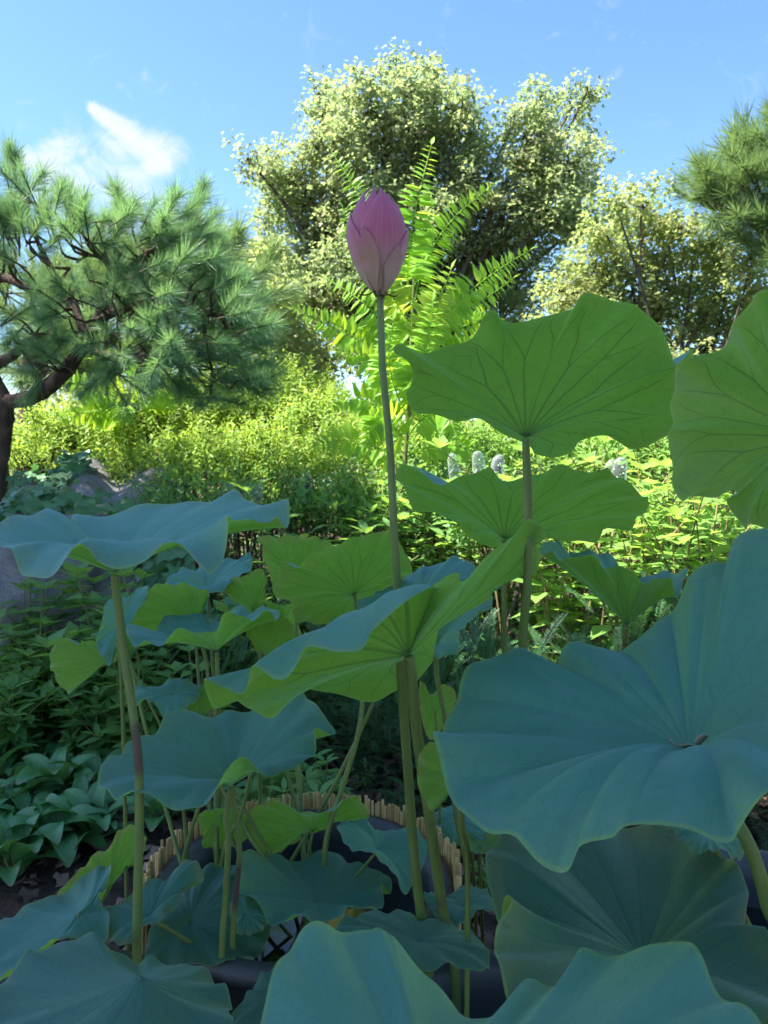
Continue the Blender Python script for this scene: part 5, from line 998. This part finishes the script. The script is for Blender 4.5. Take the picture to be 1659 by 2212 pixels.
pine('tall bright pine rising behind the pale rounded tree', 'pine_tree', bz2, [
    ('trunk', [bz2-np.array([0, 0, .1]), P(1850, 700, 7.6), P(1800, 400, 7.6), P(1780, 100, 7.6)], [.16, .14, .11, .06]),
    ('bough', [P(1835, 560, 7.6), P(1720, 480, 7.5), P(1600, 465, 7.4), P(1500, 430, 7.4)], [.07, .05, .035, .012]),
    ('bough', [P(1810, 440, 7.6), P(1720, 370, 7.5), P(1640, 330, 7.4)], [.06, .04, .015]),
    ('bough', [P(1845, 680, 7.6), P(1720, 580, 7.4), P(1620, 560, 7.3)], [.06, .04, .015])],
    [(1490, 430, 32, 28, 7.4, .3, 9, -.5, .7), (1545, 405, 44, 40, 7.4, .4, 16, -.4, .7), (1600, 370, 46, 44, 7.4, .4, 18, -.3, .8), (1650, 310, 40, 44, 7.4, .4, 15, -.2, .9), (1570, 455, 60, 30, 7.3, .4, 15, -.4, .3), (1650, 420, 50, 50, 7.3, .4, 15, 0, .6), (1620, 535, 55, 36, 7.2, .3, 15, -.4, .5), (1670, 590, 40, 40, 7.2, .3, 12, -.3, .3), (1700, 360, 60, 90, 7.4, .4, 22, 0, .7), (1700, 500, 60, 60, 7.4, .4, 14, 0, .4)],
    SH2, 1.75, seed=2)

bz3 = G(60, 6.0)
pine('bright yellowish pine standing behind the leaning garden pine', 'pine_tree', bz3, [
    ('trunk', [bz3-np.array([0, 0, .1]), P(70, 850, 6.0), P(90, 700, 6.0), P(130, 590, 6.0)], [.11, .1, .08, .04]),
    ('bough', [P(80, 740, 6.0), P(180, 690, 5.9), P(300, 650, 5.9), P(430, 600, 5.9)], [.05, .04, .03, .012]),
    ('bough', [P(72, 820, 6.0), P(200, 790, 5.9), P(330, 760, 5.9)], [.05, .035, .012])],
    [(60, 640, 60, 50, 6.0, .4, 24, 0, .8), (160, 620, 60, 40, 6.0, .4, 24, .2, .8), (260, 610, 60, 40, 5.9, .4, 24, .3, .7), (350, 590, 60, 40, 5.9, .4, 22, .5, .6), (430, 560, 46, 40, 5.9, .3, 16, .6, .6), (120, 720, 80, 44, 5.9, .4, 26, 0, .5), (260, 700, 80, 44, 5.9, .4, 26, .3, .4), (400, 670, 80, 50, 5.9, .4, 26, .5, .3), (520, 640, 60, 50, 6.0, .4, 18, .6, .3), (90, 800, 70, 30, 5.9, .4, 18, 0, .3), (220, 790, 80, 30, 5.9, .3, 18, .3, .2), (360, 770, 80, 30, 5.9, .3, 18, .4, .1)],
    SH2, 1.35, seed=3)

# added unseen tree, crown set along the sun ray to shade the lotus bed
def added_shade_tree():
    r = np.random.default_rng(321); pos = []; parts = []
    base = np.array([-11.5, 0.5, 0.])
    th = thing('added_shade_tree', 'unseen very tall leafy tree added to shade the lotus bed', 'tree', base)
    off = np.array(sv)*18.0; reach = [(0, .8, .9), (.6, 1, .9), (-.6, 1, .9), (.2, 1.5, 1), (-.6, 2, .4), (-1.2, 2.8, .3), (-.4, 2.7, .4), (-1.6, 3.5, .6), (.2, 2.2, .3), (1.0, .6, 1.2), (0, .2, .8), (-.9, .4, .8), (.6, 1.6, .5), (-1.8, 2.6, .3)]
    bl = [(*(np.array(p)+off), .85) for p in reach]; fork = np.array([off[0]-.6, off[1]+1.6, 9.5])
    for x, y, z, R in bl:
        c = np.array([x, y, z]); n = int(1150*(R/.75)**2); u = unit(r.normal(0, 1, (n, 3))); pos.append(c+u*R*(r.random(n)**.45)[:, None]*np.array([1, 1, .5]))
        parts.append(tube([fork, (fork+c)/2+np.array([0, 0, .3]), c], [.16, .09, .03], 6, 8))
    pos = np.concatenate(pos); n = len(pos)
    v, f, q = scatter(pos, r.normal(0, 1, (n, 3)), np.array([0, 0, 1.2])+r.normal(0, .45, (n, 3)), r.uniform(.12, .19, n), *T_OVAL)
    part('crown', v, f, M_SHADE, th, rnd=q)
    v, f = join(parts); part('limbs', v, f, M_TWIG, th)
    v, f = tube([base-np.array([0, 0, .1]), base+np.array([.1, 0, 4.8]), fork], [.34, .28, .2], 10, 14, .05); part('trunk', v, f, M_BARK, th)
added_shade_tree()

# ------------------------------------------------------------------ clear bottles stuck in the soil
def bottle_mesh(seed):
    r = random.Random(seed)
    prof = [(.030, 0), (.031, .02), (.029, .05), (.031, .08), (.0295, .11), (.031, .14), (.030, .17), (.0275, .195), (.021, .214), (.012, .224), (.0, .227)]
    inn = [(a-.0011, z-.0012) for a, z in prof[::-1]]
    return lathe(prof[:-1]+[(0.0005, .227), (.0005, .2256)]+inn[1:], 20)
bv, bf = bottle_mesh(1); ME_BOT = mesh('bottle', bv, bf, M_GLASS)
drops = []
for k in range(6):
    a = random.uniform(0, 6.28); z = random.uniform(.07, .19); v, f = lathe([(0, -.0035), (.0032, -.0012), (.0035, .001), (0, .0035)], 6); drops.append((v+np.array([.031*math.cos(a), .031*math.sin(a), z]), f))
dv, df = join(drops); ME_DROP = mesh('water_drops', dv, df, M_DROP)
for grp, label, lst in [('bottles by the wide leaf', 'upturned clear bottle standing among weeds beyond the wide blue leaf', [(432, 1062, 3.9), (459, 1046, 3.9), (481, 1040, 3.9), (503, 1038, 3.9), (519, 1052, 4.0), (532, 1047, 4.1), (545, 1042, 4.2)]), ('bottles in the middle', 'upturned clear bottle half hidden by weeds near the sapling foot', [(648, 1028, 4.2), (662, 1026, 4.2), (690, 1015, 4.2), (704, 1022, 4.2)]), ('bottles behind the high leaves', 'upturned clear bottle in the sun between the two high green leaves', [(1022, 978, 3.7), (1037, 974, 3.7), (1080, 985, 3.6), (1117, 965, 3.3), (1242, 985, 3.2), (1286, 984, 3.2)])]:
    for x, y, d in lst:
        p = P(x, y, d); g = gz(p[0], p[1]); hgt = p[2]-g
        th = thing('clear_bottle', label, 'bottle', (p[0], p[1], g), grp); th.rotation_euler = (random.uniform(-.12, .12), random.uniform(-.16, .2), 0)
        obj('bottle_body', ME_BOT, th, (0, 0, hgt-.227)); b = obj('water_drops', ME_DROP, th, (0, 0, hgt-.227)); b['kind'] = 'stuff'
        v, f = tube([(0, 0, -.05), (0, 0, hgt-.12)], .005, 6, 2); obj('stake', mesh('stake', v, f, M_RSTEM), th)

# ------------------------------------------------------------------ tiled roof far left
def house():
    a = P(-420, 1030, 10.5); g = gz(a[0], a[1]); x0, x1 = -7.4, -4.55; y0 = 10.6
    th = thing('tiled_house', 'low house with a grey tiled roof half hidden behind the pine trunk', 'house', (x0, y0, g))
    zE = P(60, 1035, y0)[2]; zR = zE+1.15
    def box(nm, a, b, mat): 
        v = np.array([[x, y, z] for x in (a[0], b[0]) for y in (a[1], b[1]) for z in (a[2], b[2])]); f = [[0, 1, 3, 2], [4, 6, 7, 5], [0, 4, 5, 1], [2, 3, 7, 6], [0, 2, 6, 4], [1, 5, 7, 3]]; return part(nm, v, f, mat, th, smooth=False)
    box('wall', (x0+.2, y0+.5, g-.2), (x1-.2, y0+3.0, zE+.05), M_WALL)
    roof = box('eave_board', (x0, y0+.02, zE-.1), (x1, y0+.1, zE), M_WOOD)
    v = np.array([[x0, y0, zE], [x1, y0, zE], [x1, y0+1.8, zR], [x0, y0+1.8, zR], [x0, y0+3.6, zE], [x1, y0+3.6, zE]]); rf = part('roof', np.vstack([v, v-np.array([0, 0, .08])]), [[0, 1, 2, 3], [3, 2, 5, 4], [6, 9, 8, 7], [9, 10, 11, 8], [0, 6, 7, 1], [4, 5, 11, 10]], M_ROOF, th, smooth=False)
    L = math.hypot(1.8, zR-zE); sl = math.atan2(zR-zE, 1.8); n = 8; tv = [(.055*math.cos(t), s*L, .055*math.sin(t)) for s in (0, 1) for t in np.linspace(0, math.pi, n)]; me = mesh('tile_row', tv, [[i, i+1, n+i+1, n+i] for i in range(n-1)], M_ROOF)
    k = x0+.08
    while k < x1: obj('tile_row', me, rf, (k-x0, 0, zE-g+.003), (sl, 0, 0)); k += .165
house()
print('leaves in trees', nl, 'objects', len(bpy.data.objects))
